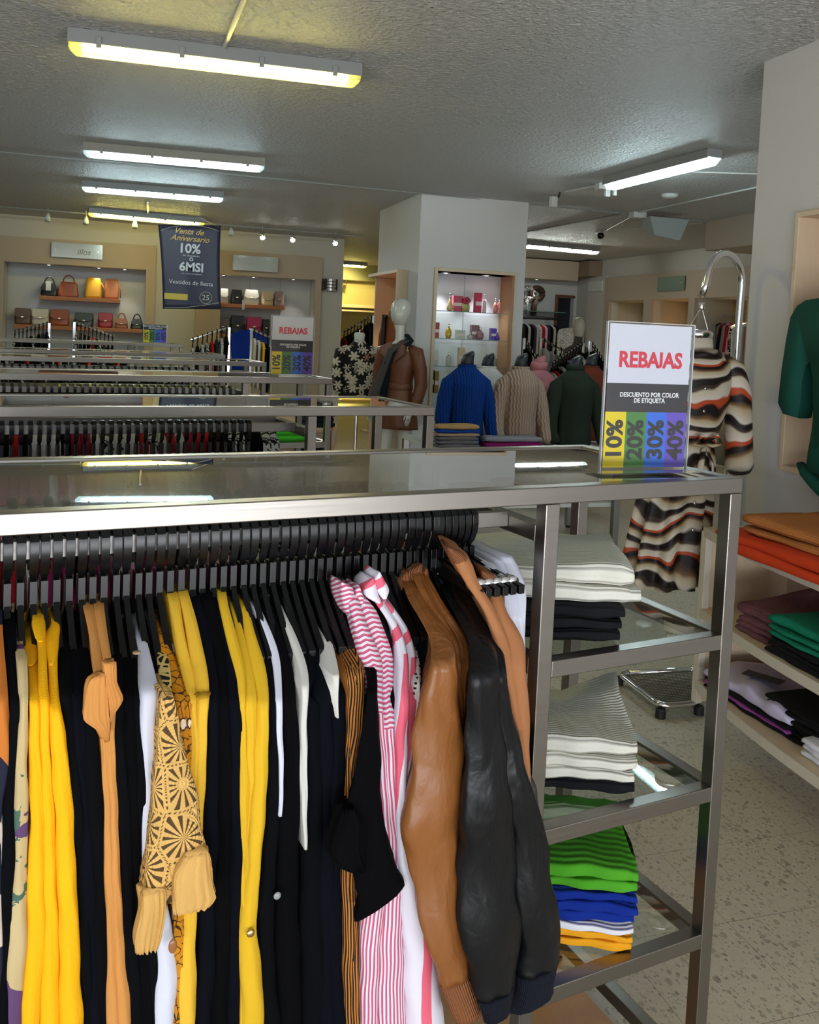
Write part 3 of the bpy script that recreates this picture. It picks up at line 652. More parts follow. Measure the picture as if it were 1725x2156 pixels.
def f_lace(n):
    # crochet rosettes: rings and radial bars around the centres of large cells
    u = n.co('UV'); cells = n.new('ShaderNodeTexVoronoi'); n.put(cells.inputs['Vector'], u); cells.inputs['Scale'].default_value = 17; cells.inputs['Randomness'].default_value = .55
    sub = n.new('ShaderNodeVectorMath', operation='SUBTRACT'); n.put(sub.inputs[0], u); pos = n.new('ShaderNodeVectorMath', operation='SCALE'); n.t.links.new(cells.outputs['Position'], pos.inputs[0]); pos.inputs['Scale'].default_value = 1
    n.t.links.new(pos.outputs[0], sub.inputs[1]); p = n.xyz(sub.outputs[0]); ang = n.ma('ARCTAN2', p[1], p[0]); d = cells.outputs['Distance']
    ed = n.vor(u, 17, 'Distance', 'DISTANCE_TO_EDGE', .55); rad = n.ma('SINE', n.ma('MULTIPLY', ang, 14))
    h1 = n.ma('MULTIPLY', n.ma('GREATER_THAN', rad, n.ma('MULTIPLY_ADD', d, -1.1, .75)), n.ma('MULTIPLY', n.ma('GREATER_THAN', d, .17), n.ma('GREATER_THAN', ed, .075)))
    h2 = n.ma('LESS_THAN', d, .06); h3 = n.ma('MULTIPLY', n.ma('LESS_THAN', ed, .02), n.ma('GREATER_THAN', n.ma('SINE', n.ma('MULTIPLY', ang, 40)), .2))
    hole = n.ma('MAXIMUM', n.ma('MAXIMUM', h1, h2), h3); base = n.mix(n.noise(u, 90, 3), srgb(208, 160, 84), srgb(226, 184, 110))
    n.bump(n.ma('SUBTRACT', n.ma('SINE', n.ma('MULTIPLY', d, 90)), n.ma('MULTIPLY', hole, 4)), .5, .002)
    return n.mix(n.ma('MULTIPLY', hole, .92), base, srgb(52, 34, 22))
PINK, PINKW, BRS, FLOR, MUP, CHK, ORN, DOT, LACE = [m_print(a, b) for a, b in (('pink_pinstripe', f_pink), ('pink_white_wide_stripe', f_pinkwide), ('brown_orange_stripe', f_brown), ('beige_floral_print', f_floral), ('mustard_print', f_mustardprint), ('giraffe_print', f_check), ('orange_navy_print', f_orangenavy), ('white_eyelet', f_dots), ('crochet_lace', f_lace))]
RUF = fabric('tan_ruffle_cotton', srgb(206, 162, 92), 600, .4, .85, .08)
NEAR = 'garments on the front bar of the nearest rack'
def g(name, rows, tip, mat, label, cat='garment', grp=NEAR, **k):
    k.setdefault('zend', .42); k.setdefault('seed', len(bpy.data.objects))
    return single(name, strip(rows, tip, **k), mat, label, cat, 'R', grp, smooth=True)
def gt(name, rows, tip, mat, label, cat, grp=NEAR, pn='body', **k):
    k.setdefault('zend', .42); mb = strip(rows, tip, **k); p_ = mb.v[len(mb.v)//2]; t = thing(name, label, cat, (p_.x, 1.42, 1.1), 'R', grp)
    part(pn, mb, mat, t, smooth=True); return t
KB = 'plain black garments packed on the nearest rack'
def kb(rows, tip, mat=None, lab='plain black garment packed among the others on the front bar of the nearest rack', **k): g('black_garment', rows, tip, mat or BLK, lab, grp=KB, **k)

g('printed_blouse', [(1290,-14,6),(1380,-10,12),(1500,-14,20),(1610,-15,24),(1700,-20,9),(2156,-25,14)], 1480, ORN, 'orange and navy printed blouse at the far left edge of the nearest rack', 'blouse')
kb([(1300,6,30),(1400,14,38),(1500,20,40),(1700,4,36),(1900,0,30),(2156,-8,20)], 1480)
g('floral_blouse', [(1385,36,58),(1500,36,60),(1600,32,60),(1800,24,60),(2000,12,58),(2156,4,50)], 1480, FLOR, 'beige floral blouse with purple flowers beside the golden yellow blouses', 'blouse', yn=1.30)
def yb(rows, tip, label, cuff, **k):
    t = gt('yellow_blouse', rows, tip, YEL1, label, 'blouse', **k); part('collar', strip(cuff, tip, D=.06, yn=1.392, yt=1.232, n=14, wr=.0006), YEL1, t, smooth=True); return t
yb([(1340,50,76),(1420,60,80),(1500,62,84),(1650,63,92),(1800,62,97),(2000,50,100),(2156,46,84)], 1480, 'golden yellow blouse on the left of the three hanging together', [(1338,50,77),(1365,50,78),(1395,56,79),(1402,58,70)])
yb([(1298,70,95),(1360,78,97),(1500,82,105),(1650,88,112),(1850,92,122),(2156,84,132)], 1480, 'golden yellow blouse in the middle of the three hanging together', [(1297,70,92),(1320,69,95),(1345,74,96),(1352,80,92)])
yb([(1308,108,124),(1350,94,124),(1420,103,122),(1500,104,128),(1560,108,142),(1700,116,155),(1850,122,163),(2050,128,173),(2156,128,178)], 1500, 'golden yellow blouse on the right of the three, with the widest sleeve', [(1306,109,111),(1318,108,125),(1350,91,126),(1385,98,122),(1402,103,112)], yt=1.23)
kb([(1330,124,144),(1450,128,156),(1700,148,176),(1900,164,190),(2156,172,204)], 1470); kb([(1332,140,162),(1500,148,180),(1800,166,202),(2156,186,222)], 1470, BLK2); kb([(1330,158,182),(1500,165,206),(1800,186,224),(2156,196,232)], 1470)
def cb(rows, label, flap):
    t = gt('camel_blouse', rows, 1470, CAM1, label, 'blouse'); part('ruffle', strip(flap, 1380, D=.02, yn=1.225, yt=1.212, nose=.25, n=22, NN=16, pleat=.0012, lin=True), CAM1, t, smooth=True); return t
cb([(1275,177,200),(1330,186,206),(1400,196,217),(1560,214,231),(1800,220,240),(2156,222,258)], 'camel blouse with a pleated shoulder flap, left of the pair', [(1424,200,226),(1432,186,227),(1450,182,228),(1508,175,229),(1516,178,230),(1535,205,231),(1562,223,231)])
cb([(1272,200,221),(1330,205,226),(1400,216,237),(1480,222,243),(1600,224,247),(1850,232,256),(2156,244,280)], 'camel blouse with a pleated shoulder flap, right of the pair', [(1398,218,241),(1440,222,243),(1472,228,256),(1482,229,255),(1500,230,240),(1520,230,232)])
for r_, m_ in (([(1330,232,256),(1500,240,264),(1800,250,284),(2156,270,306)], BLK), ([(1332,252,274),(1500,260,286),(1800,276,306),(2156,298,330)], BLK3), ([(1332,270,292),(1500,280,304),(1900,296,332),(2156,318,345)], BLK)): kb(r_, 1470, m_)
t = gt('white_shirt', [(1316,286,306),(1345,286,309),(1380,295,318),(1450,297,334),(1500,296,334),(1800,302,334),(1950,322,362),(2050,330,378),(2156,322,372)], 1460, WHT1, 'white shirt with a tan button, beside the crochet sleeve', 'shirt', yt=1.235)
q = onR(288, 1374, 1, 1.30); part('button', MB().lathe((q.x, q.y, q.z-.001), [(.006, 0), (.006, .002), (.004, .003)], 16), plain('tan_button', srgb(176, 150, 120), .3), t, smooth=True)
q = onR(364, 1992, 1, 1.212); mb = MB(); mb.ball((q.x, q.y, q.z), .0062, 1, .5, 1.7, 10); part('button', mb, plain('horn_button', srgb(150, 96, 52), .25), t, smooth=True)
kb([(1330,306,328),(1450,326,340),(1700,320,350),(1900,322,352),(2156,340,362)], 1470)
t = gt('crochet_blouse', [(1470,338,364),(1550,334,384),(1620,330,402),(1700,320,420),(1780,316,434),(1850,306,444),(1900,300,446)], 1470, LACE, 'tan crochet lace blouse sleeve with a ruffled hem', 'blouse', D=.10, yn=1.24, yt=1.20, nose=.35, zend=None, n=40, pn='lace_sleeve')
part('printed_yoke', strip([(1368,330,352),(1400,334,358),(1440,338,362),(1474,338,363)], 1474, D=.16, yn=1.34, yt=1.23, n=16), CHK, t, smooth=True)
part('ruffle', strip([(1880,302,352),(1920,298,350),(1960,292,346),(1990,289,340),(2010,290,332)], 1880, D=.03, yn=1.195, yt=1.192, nose=.3, n=14, wr=.002, NN=20, pleat=.003, lin=True), RUF, t, smooth=True)
part('ruffle', strip([(1800,390,440),(1830,372,446),(1870,368,452),(1910,365,457),(1924,368,440)], 1800, D=.03, yn=1.205, yt=1.185, nose=.25, n=14, wr=.002, NN=20, pleat=.003, lin=True), RUF, t, smooth=True)
g('mustard_print_blouse', [(1305,328,345),(1350,335,352),(1400,345,374),(1500,372,398),(1650,382,404),(1930,368,392),(2156,362,390)], 1480, MUP, 'mustard printed blouse, left of the pair behind the crochet sleeve', 'blouse')
g('mustard_print_blouse', [(1322,352,368),(1360,362,384),(1420,378,402),(1480,386,408),(1650,395,412),(1930,374,394),(2156,372,388)], 1480, MUP, 'mustard printed blouse with white flowers, right of the pair behind the crochet sleeve', 'blouse')
g('mustard_sweater', [(1252,354,378),(1320,366,387),(1400,384,408),(1480,398,420),(1600,402,421),(1930,386,405),(2156,378,402)], 1480, YEL2, 'mustard yellow sweater directly right of the mustard prints, front one of two', 'sweater')
t = gt('mustard_sweater', [(1248,380,400),(1330,393,421),(1400,405,437),(1470,415,442),(1560,413,441),(1700,402,433),(1930,384,419),(2156,374,416)], 1480, YEL2, 'mustard yellow sweater with a broad sleeve, back one of two beside the crochet sleeve', 'sweater', yt=1.235)
part('sleeve_seam', strip([(1466,415,443),(1470,415,443)], 1460, D=.01, yn=1.232, yt=1.232, n=2, zend=None), fabric('dark_mustard_thread', srgb(170, 130, 24)), t, smooth=True)
for r_, m_ in (([(1256,400,428),(1400,430,458),(1500,438,466),(1800,428,462),(2156,414,452)], BLK2), ([(1250,424,448),(1400,452,484),(1600,460,492),(1800,456,494),(2156,446,488)], BLK3), ([(1255,445,470),(1400,474,502),(1600,485,512),(1900,484,512),(2156,480,508)], BLK2)): kb(r_, 1480, m_)
YG = 'run of three mustard yellow cardigans'
g('yellow_cardigan', [(1248,461,480),(1285,466,485),(1400,490,515),(1460,498,520),(1600,505,524),(1900,506,526),(2156,504,528)], 1480, YEL3, 'mustard cardigan on the left of the run of three', 'cardigan', YG)
g('yellow_cardigan', [(1270,481,503),(1310,492,511),(1400,508,533),(1480,518,542),(1600,521,542),(1900,512,540),(2156,510,545)], 1480, YEL3, 'mustard cardigan in the middle of the run of three', 'cardigan', YG)
t = gt('yellow_cardigan', [(1265,505,523),(1310,512,532),(1400,528,559),(1490,545,571),(1600,540,569),(1750,528,561),(1900,514,549),(1965,508,547),(2156,510,566)], 1490, YEL3, 'mustard cardigan with a gold button, on the right of the run of three', 'cardigan', YG, yt=1.232)
q = onR(528, 1965, 1, 1.226); mb = MB(); mb.ball((q.x, q.y, q.z), .0062, 1, .5, 1, 10); part('button', mb, plain('gold_button', (.6, .42, .2), .25, 1), t, smooth=True)
kb([(1280,522,544),(1400,558,580),(1600,566,598),(1800,556,590),(1960,546,580),(2156,552,596)], 1480)
g('white_blouse', [(1268,528,544),(1330,556,573),(1400,577,592),(1500,584,597),(1600,588,598),(1720,588,594)], 1480, WHT1, 'narrow white sleeve just right of the yellow cardigans', 'top', yt=1.236, zend=None)
t = gt('black_shirt', [(1265,545,572),(1350,574,602),(1450,590,626),(1600,594,640),(1900,584,636),(2156,590,644)], 1480, BLK3, 'black shirt with a pale button low on its edge', 'shirt')
q = onR(584, 1886, 1, 1.232); mb = MB(); mb.ball((q.x, q.y, q.z), .0058, 1, .5, 1, 10); part('button', mb, plain('pearl_button', srgb(140, 144, 146), .25), t, smooth=True)
g('white_blouse', [(1272,580,594),(1350,611,627),(1423,634,651),(1500,637,650),(1650,636,649),(1790,642,647)], 1450, WHT2, 'ivory sleeve in the middle of the three pale sleeves among the black ones', 'top', yt=1.236, zend=None)
kb([(1262,594,620),(1350,625,650),(1430,632,668),(1470,640,654),(1480,644,676),(1600,648,690),(1900,640,690),(2156,640,700)], 1480); kb([(1275,618,648),(1350,645,678),(1450,665,702),(1700,672,714),(2156,670,716)], 1470, BLK2)
g('white_blouse', [(1290,660,674),(1350,684,702),(1419,702,718),(1460,705,716),(1512,709,712)], 1425, WHT2, 'white sleeve tapering to a point left of the brown striped blouses', 'top', yt=1.236, zend=None)
kb([(1300,676,702),(1400,704,732),(1500,700,735),(1700,690,732),(1900,684,726),(2156,690,740)], 1470, BLK2)
g('striped_blouse', [(1316,705,718),(1350,714,733),(1425,733,758),(1500,735,756),(1640,731,742),(1860,725,752),(2156,730,752)], 1425, BRS, 'brown and orange striped blouse, left of the pair', 'blouse', yt=1.236)
g('striped_blouse', [(1303,718,734),(1350,728,753),(1420,748,773),(1520,740,769),(1640,736,750),(1900,736,756),(2156,745,760)], 1425, BRS, 'brown and orange striped blouse, right of the pair', 'blouse', yt=1.234)
t = gt('ruffled_blouse', [(1320,748,761),(1380,763,782),(1450,773,790),(1550,760,796),(1640,742,800),(1704,730,802),(1800,742,818),(1870,748,838),(1897,752,849),(1925,748,806),(1940,747,764)], 1460, BLK3, 'black blouse with a fluttering ruffle sleeve in front of the pink stripes', 'blouse', D=.12, yt=1.19, nose=.4, zend=None, pn='sleeve', shear=.5)
part('ruffle', strip([(1698,730,745),(1740,713,762),(1800,704,766),(1828,722,769),(1842,754,770)], 1700, D=.03, yn=1.19, yt=1.176, nose=.25, n=20, wr=.002, NN=16, pleat=.003), BLK3, t, smooth=True)
def ps(rows, tip, label, col, yt):
    t = gt('pinstripe_shirt', rows, tip, PINK, label, 'shirt', 'pink pinstripe shirts', yt=yt, yn=1.335, shear=.15); part('collar', strip(col, 1600, D=.05, yn=1.335, yt=1.29, n=16, wr=.0005), PINK, t, smooth=True); return t
ps([(1250,734,756),(1300,742,768),(1400,764,808),(1500,781,812),(1643,796,820),(1806,802,832),(1968,765,812),(2156,764,802)], 1500, 'pink and white pinstripe shirt, left of the pair', [(1228,722,724),(1240,723,746),(1262,724,752),(1290,732,764),(1312,752,768)], 1.225)
ps([(1258,752,768),(1300,765,801),(1400,798,832),(1535,808,836),(1643,815,839),(1806,826,855),(1968,798,860),(2156,788,870)], 1535, 'pink and white pinstripe shirt, right of the pair', [(1235,756,759),(1250,752,765),(1280,756,776),(1305,768,784)], 1.225)
kb([(1262,776,792),(1350,806,830),(1450,826,841),(1550,822,838),(1640,830,842)], 1470)
def pw(rows, label, col, yt):
    t = gt('wide_stripe_shirt', rows, 1480, PINKW, label, 'shirt', 'shirts with wide pink stripes', yt=yt, yn=1.335, shear=.2); part('collar', strip(col, 1500, D=.05, yn=1.335, yt=1.29, n=16, wr=.0005), PINKW, t, smooth=True)
pw([(1262,786,804),(1340,832,850),(1464,840,866),(1562,837,861),(1700,837,859),(1800,840,862),(1928,850,906),(2156,860,946)], 'white shirt with wide pink stripes, left of the pair', [(1219,786,788),(1235,775,796),(1258,776,802),(1272,798,808)], 1.215)
pw([(1268,806,818),(1336,846,865),(1464,856,882),(1600,856,868),(1800,858,866)], 'white shirt with wide pink stripes and a tall pointed collar, right of the pair', [(1206,799,802),(1222,794,812),(1246,800,824),(1262,808,816)], 1.235)
g('eyelet_blouse', [(1276,834,846),(1330,850,868),(1390,868,886),(1461,872,888),(1600,864,878)], 1440, DOT, 'white eyelet lace blouse with black dots', 'blouse', zend=None)
kb([(1240,836,862),(1320,864,896),(1430,882,910),(1560,862,892),(1640,858,878),(1900,858,890)], 1470, BLK2); kb([(1225,850,872),(1300,872,900),(1400,894,922),(1560,880,910),(1800,880,910)], 1450, BLK2)
def jacket(rows, tip, mat, label, collar, rib, yt, cuff=None, D=.26, **k):
    k['shear'] = .50 if yt < 1.2 else .22
    t = gt('bomber_jacket', rows, tip, mat, label, 'jacket', 'leather look bomber jackets', yt=yt, D=D, wr=.003, zend=k.pop('zend', None), **k)
    part('collar', strip(collar, 1500, D=.06, yn=1.392, yt=1.33, n=16, wr=.0006), rib, t, smooth=True)
    if cuff: part('cuff', strip(cuff, cuff[0][0], D=.10, yn=yt, yt=yt, n=10, wr=.001, nose=.6, shear=.5), rib, t, smooth=True)
    return t
jacket([(1200,890,898),(1265,910,930),(1351,962,985),(1450,965,989),(1600,962,986),(1700,960,980)], 1400, TAN, 'tan leather look bomber jacket, right of the three', [(1198,900,902),(1215,888,908),(1240,892,912),(1262,902,918)], RIBT, 1.225)
jacket([(1195,868,892),(1265,893,914),(1351,940,962),(1450,950,979),(1600,952,983),(1720,950,980)], 1400, TAN, 'tan leather look bomber jacket, middle of the three', [(1189,889,892),(1208,866,896),(1240,878,900),(1268,894,908)], RIBT, 1.215)
jacket([(1215,846,872),(1262,858,888),(1300,880,908),(1351,906,942),(1400,906,955),(1542,872,975),(1680,859,980),(1765,843,974),(1830,862,970),(1948,888,972),(2082,928,992)], 1400, TAN, 'tan leather look bomber jacket with its whole sleeve in view, left of the three', [(1206,857,862),(1228,846,876),(1262,858,882),(1288,872,892)], RIBT, 1.17, [(2080,928,992),(2110,940,1004),(2156,956,1022)], nose=.5)
jacket([(1235,975,990),(1300,1000,1022),(1380,1040,1064),(1480,1062,1087),(1600,1085,1110)], 1420, BLL, 'black leather look jacket, the least visible of the three', [(1236,972,976),(1250,970,990),(1270,980,998)], RIBN, 1.235)
jacket([(1232,952,972),(1270,972,992),(1351,1008,1037),(1400,1026,1060),(1562,1046,1092),(1684,1068,1126),(1765,1074,1150),(1907,1090,1172),(2009,1096,1186),(2066,1096,1183)], 1420, BLL, 'black leather look bomber jacket with a navy cuff beside the steel post', [(1228,950,954),(1245,946,970),(1275,962,985)], RIBN, 1.165, [(2062,1092,1181),(2090,1088,1177),(2131,1060,1176)], nose=.5)
jacket([(1222,924,946),(1265,940,960),(1300,960,986),(1351,985,1012),(1400,988,1045),(1562,982,1062),(1765,970,1087),(1887,965,1092),(2009,978,1100),(2118,1010,1087)], 1420, BLL, 'black leather look bomber jacket hanging right of the tan ones', [(1220,926,930),(1238,920,946),(1265,936,956)], RIBN, 1.145, [(2112,1008,1086),(2156,1020,1078)], nose=.5)
for nm, rw, cl, lb in (('left', [(1156,944,952),(1182,956,992),(1230,985,1012),(1291,1020,1046),(1351,1042,1072),(1450,1066,1092),(1540,1085,1106)], [(1155,942,950),(1175,950,985),(1200,968,1000)], 'caramel sweater facing the tan jackets, left of the pair'), ('right', [(1225,1026,1052),(1290,1038,1070),(1351,1058,1104),(1400,1066,1113),(1498,1082,1120),(1600,1098,1118),(1700,1108,1124)], [(1204,1016,1020),(1222,1020,1054),(1255,1022,1068),(1290,1037,1069)], 'caramel sweater with a ribbed neck beside the white tops, right of the pair')):
    t = gt('caramel_sweater', rw, 1400, SWT, lb, 'sweater', 'caramel sweaters', yt=1.22, yn=1.31, D=.16, zend=None, shear=.35); part('collar', strip(cl, 1500, D=.06, yn=1.30, yt=1.27, n=14, wr=.0006, shear=.3), RIBT, t, smooth=True)
for rw, lb in (([(1188,1030,1044),(1220,1040,1070),(1280,1060,1096),(1340,1075,1102),(1400,1088,1106)], 'white top nearest the caramel sweaters'), ([(1180,1045,1062),(1210,1058,1086),(1300,1084,1108),(1380,1094,1108)], 'white top in the middle of the three by the steel post'), ([(1172,1060,1084),(1200,1068,1100),(1250,1084,1113),(1350,1090,1110),(1400,1096,1108)], 'white top nearest the steel post')):
    g('white_blouse', rw, 1300, WHT1, lb, 'top', 'white tops by the steel post', yn=1.36, yt=1.29, D=.16, zend=.9)

def put_fan(x, y, label, group, rz): return dup(HG2, (x, y, 1.2695), 'R', label, group, rz)
def put_fan0(x, y, label, group, rz): place(HG2, (x, y, 1.2695), 'R'); HG2.rotation_euler[2] += rz; HG2['label'] = label; HG2['group'] = group
# hangers: front and back bars of the near rack
x = -.10; i = 0
while x < .80:
    put_hanger(x+rnd.uniform(-.0012, .0012), 1.425, 'black plastic hanger packed on the front bar of the nearest rack', 'black hangers on the front bar of the nearest rack'); x += .0168; i += 1
HG2 = proto(hanger(.15, True, .022))
for k in range(6):
    (put_fan if k else put_fan0)(.800+.014*k, 1.425, 'black plastic hanger fanned out beside the cross bar of the nearest rack', 'fanned black hangers by the cross bar', .06+.02*k)
def slab(w_=.0125, hw=.17, L=.62, waves=3, zt=-.105):
    mb = MB(); rg = []; NZ = 14; NY = 10
    for j in range(NZ+1):
        v = j/NZ; 
        if j < 4: half = lerp(.045, hw, (j/3)**.9); z = zt-.055*(j/3)**1.3
        else: half = hw*(1+.06*sin(v*5)); z = zt-.055-(L-.055)*((j-3)/(NZ-3))
        ring = []
        for k in range(NY+1): ph = -half+2*half*k/NY; ring.append((w_*(.5+.12*sin(k*1.7+v*4))+.002*sin(v*9+k), ph, z))
        for k in range(NY, -1, -1): ph = -half+2*half*k/NY; ring.append((-w_*(.5+.12*sin(k*1.3+v*5))+.002*sin(v*9+k), ph, z))
        rg.append(ring)
    mb.loft(rg); return mb
SL = {}
def hang_cloth(x, y, mat, name, label, cat, group, L=.62, w_=.0125, hw=.17, frame='R', rz=0, z=1.27):
    key = (mat.name, L, w_, hw)
    if key not in SL:
        o = single(name, slab(w_, hw, L), mat, label, cat, frame, group, smooth=True, org=(0, 0, 0)); SL[key] = o; place(o, (x, y, z), frame)
    else:
        o = SL[key].copy(); C.objects.link(o); place(o, (x, y, z), frame); o.name = name; o['label'] = label; o['category'] = cat; o['group'] = group
    o.rotation_euler[2] += rz; return o
def cl(nm, *c): return fabric(nm, srgb(*c), 500, .15, .85, .06)
MAG, MAG2, ROS, LROS, CRM, WH, LGY, RED, CHA = cl('magenta_cloth', 158, 14, 88), cl('crimson_cloth', 150, 12, 44), cl('dusty_rose_cloth', 168, 92, 104), cl('pale_pink_cloth', 200, 150, 168), cl('cream_cloth', 196, 190, 168), cl('white_cloth', 208, 206, 206), cl('light_grey_cloth', 160, 158, 152), cl('red_cloth', 170, 14, 26), cl('charcoal_cloth', 34, 34, 38)
def f_zeb(n):
    o = n.co(); return n.ramp(n.noise(n.stretch(o, (1, 1, 1.6)), 22, 2, .5, 2.5), [(0, srgb(206, 204, 200)), (.5, srgb(16, 16, 18))], True)
def f_spk(n):
    o = n.co(); return n.mix(n.ma('LESS_THAN', n.vor(o, 60), .35), srgb(200, 196, 190), srgb(18, 18, 20))
ZEB, SPK = m_print('black_white_print', f_zeb), m_print('black_white_spots', f_spk)
seq = [MAG2, WH, CHA, MAG, MAG, RED, WH, MAG, MAG, BLK, MAG, LROS, LROS, MAG, MAG2, BLK, WH, LROS, LROS, BLK, CRM, BLK, ZEB, BLK, WH, BLK, WH, RED, WH, WH, BLK, CAM1]
names = {MAG.name: 'magenta', MAG2.name: 'crimson', WH.name: 'white', CHA.name: 'charcoal', RED.name: 'red', BLK.name: 'black', LROS.name: 'pale pink', CRM.name: 'cream', ZEB.name: 'black and white printed', CAM1.name: 'camel', ROS.name: 'dusty rose', LGY.name: 'light grey', SPK.name: 'black and white spotted', BLK2.name: 'blue black'}
for k, m_ in enumerate(seq):
    xx = -.04+.029*k; q = 1.69
    hang_cloth(xx, 1.72, m_, 'hanging_blouse', names[m_.name]+' blouse edge on the back bar of the nearest rack', 'blouse', 'blouses on the back bar of the nearest rack', hw=.135)
    put_hanger(xx, 1.688, 'black hanger on the back bar of the nearest rack', 'black hangers on the back bar of the nearest rack')
# second rack, front bar: seen through the glass of the near rack
s2 = [ROS, CRM, CRM, WH, WH, ROS, ROS, ROS, ROS, ROS, WH, MAG, LROS, ROS, ROS, ROS, LGY, LGY, SPK, LGY, ROS, ROS, ROS, WH, WH, LGY, LGY, CHA, CHA, CHA, LROS, LROS, CHA, CHA, CHA]
for k, m_ in enumerate(s2):
    xx = .02+.026*k; hang_cloth(xx, 2.925, m_, 'hanging_sweater', names[m_.name]+' sweater on the front bar of the second rack', 'sweater', 'sweaters on the front bar of the second rack', hw=.165, w_=.02)
    put_hanger(xx, 2.925, 'black hanger on the front bar of the second rack', 'black hangers on the front bar of the second rack')
s3 = [BLK, WH, WH, ZEB, BLK, RED, BLK, WH, WH, WH, BLK, MAG2, MAG2, WH, ZEB, SPK, SPK, WH, RED, ZEB, CRM, RED, SPK, MAG2, RED, RED, BLK, BLK, ZEB, ZEB, BLK, BLK, ZEB, ZEB]
for k, m_ in enumerate(s3):
    xx = .04+.03*k; hang_cloth(xx, 3.13, m_, 'hanging_blouse', names[m_.name]+' blouse on the back bar of the second rack', 'blouse', 'blouses on the back bar of the second rack', hw=.12, w_=.024, z=1.345)
# third to sixth racks
for ri, (yy, x0, x1, st, ms) in enumerate(((4.505, .1, 1.30, .034, [BLK, BLK, ZEB, BLK, BLK2, BLK]), (6.275, .15, 1.5, .045, [BLK, BLK2, BLK]), (7.875, .3, 1.66, .06, [BLK, SPK, BLK]), (9.525, .35, 1.66, .07, [BLK, RED, BLK, ZEB]))):
    od = ['third', 'fourth', 'fifth', 'furthest'][ri]; x = x0; k = 0
    while x < x1:
        m_ = ms[k % len(ms)]; hang_cloth(x, yy, m_, 'hanging_blouse', names[m_.name]+' blouse on the %s rack' % od, 'blouse', 'blouses on the %s rack' % od, w_=.02, hw=.165)
        if ri < 2 and k % 1 == 0: put_hanger(x, yy, 'black hanger on the %s rack' % od, 'black hangers on the %s rack' % od)
        x += st; k += 1
# ------------------------------------------------------------------ sale signs
SGL = glass('sign_acrylic', (.97, .98, .98), 0, .8)
def sale_sign(c, rz, w_, h, label, header=True, ztop=None):
    t = thing('sale_sign', label, 'sign', c, 'R', 'discount signs on the racks'); t.rotation_euler[2] += rz
    o = Vector(c)
    def P(mb): mb.v = [v+o for v in mb.v]; return mb
    a = .006; v0 = .41 if header else 0.0; v1 = v0+(.20 if header else .3)
    Z = lambda v: h*(1-v)+.006
    part('acrylic_holder', P(MB().box((-w_/2-a, -.0035, .003), (w_/2+a, -.0015, h+.010)).box((-w_/2-a, .0015, .003), (w_/2+a, .0035, h+.010))), SGL, t)
    part('acrylic_foot', P(MB().box((-w_/2-a-.03, -.055, 0), (w_/2+a, .055, .003))), GLS, t, bevel=.001)
    part('acrylic_edge', P(MB().box((-w_/2-a-.001, -.0036, .003), (-w_/2-a+.001, .0036, h+.010)).box((w_/2+a-.001, -.0036, .003), (w_/2+a+.001, .0036, h+.010)).box((-w_/2-a, -.0036, h+.009), (w_/2+a, .0036, h+.0105))), plain('acrylic_edge', (.55, .58, .6), .15, .3), t)
    def pane(u0, u1, a0, a1, col, nm): return part('print_panel', P(MB().box((-w_/2+w_*u0, -.0008, Z(a1)), (-w_/2+w_*u1, .0008, Z(a0)))), plain(nm, srgb(*col), .45), t)
    if header: PW_ = pane(0, 1, 0, v0, (206, 204, 218), 'sign_white')
    PD = pane(0, 1, v0, v1, (40, 36, 42), 'sign_dark')
    PC = [pane(k/4, k/4+.25, v1, 1, col, nm) for k, (nm, col) in enumerate((('sign_yellow', (226, 198, 0)), ('sign_green', (66, 124, 54)), ('sign_blue', (42, 104, 214)), ('sign_purple', (98, 74, 184))))]
    R = lambda x, z: Matrix.Translation((x, -.0013, z))@Matrix.Rotation(PI/2, 4, 'X')
    RED_ = plain('sign_red', srgb(196, 40, 58), .5); WH_ = plain('sign_white_ink', srgb(220, 220, 222), .5); BK_ = plain('sign_black_ink', srgb(34, 32, 30), .5)
    if header: text('lettering', 'REBAJAS', .0445*h/.295, R(.002, Z(.25)), RED_, PW_, bold=.0014, xs=.93)
    s_ = .0132*h/.295 if header else .02*h/.15
    text('lettering', 'DESCUENTO POR COLOR\nDE ETIQUETA', s_, R(.004, Z((v0+v1)/2)), WH_, PD, bold=.0003, xs=.92)
    for k, wd in enumerate(('10%', '20%', '30%', '40%')): text('lettering', wd, .049*(w_/.19), R(-w_/2+w_*(k+.52)/4, Z((v1+1)/2))@Matrix.Rotation(PI/2, 4, 'Z'), BK_, PC[k], bold=.0017, xs=1.0*(h*(1-v1)/.115)*(.19/w_))
    return t
def mid(a, b): return (a+b)/2
a_, b_ = onR(1266, 991, 2, 1.3335), onR(1440, 989, 2, 1.3335); ang = math.atan2(b_.y-a_.y, b_.x-a_.x)
ht = onR(1365, 684, 1, mid(a_.y, b_.y)).z-1.3335-.006
sale_sign((mid(a_.x, b_.x), mid(a_.y, b_.y), 1.3335), ang, (b_-a_).length-.004, ht, 'large clear sale sign with red lettering on the nearest rack')
a_, b_ = onR(570, 793, 1, 4.6), onR(656, 793, 1, 4.6); ht = onR(614, 669, 1, 4.6).z-Z3
sale_sign((mid(a_.x, b_.x), 4.6, Z3), 0, b_.x-a_.x, ht, 'smaller sale sign with red lettering on the third rack back')
a_, b_ = onR(302, 722, 1, 9.6), onR(350, 722, 1, 9.6); ht = onR(325, 685, 1, 9.6).z-Z6
sale_sign((mid(a_.x, b_.x), 9.6, Z6), 0, b_.x-a_.x, max(ht, .16), 'small colour striped sale sign on the furthest rack, without a white header', False)

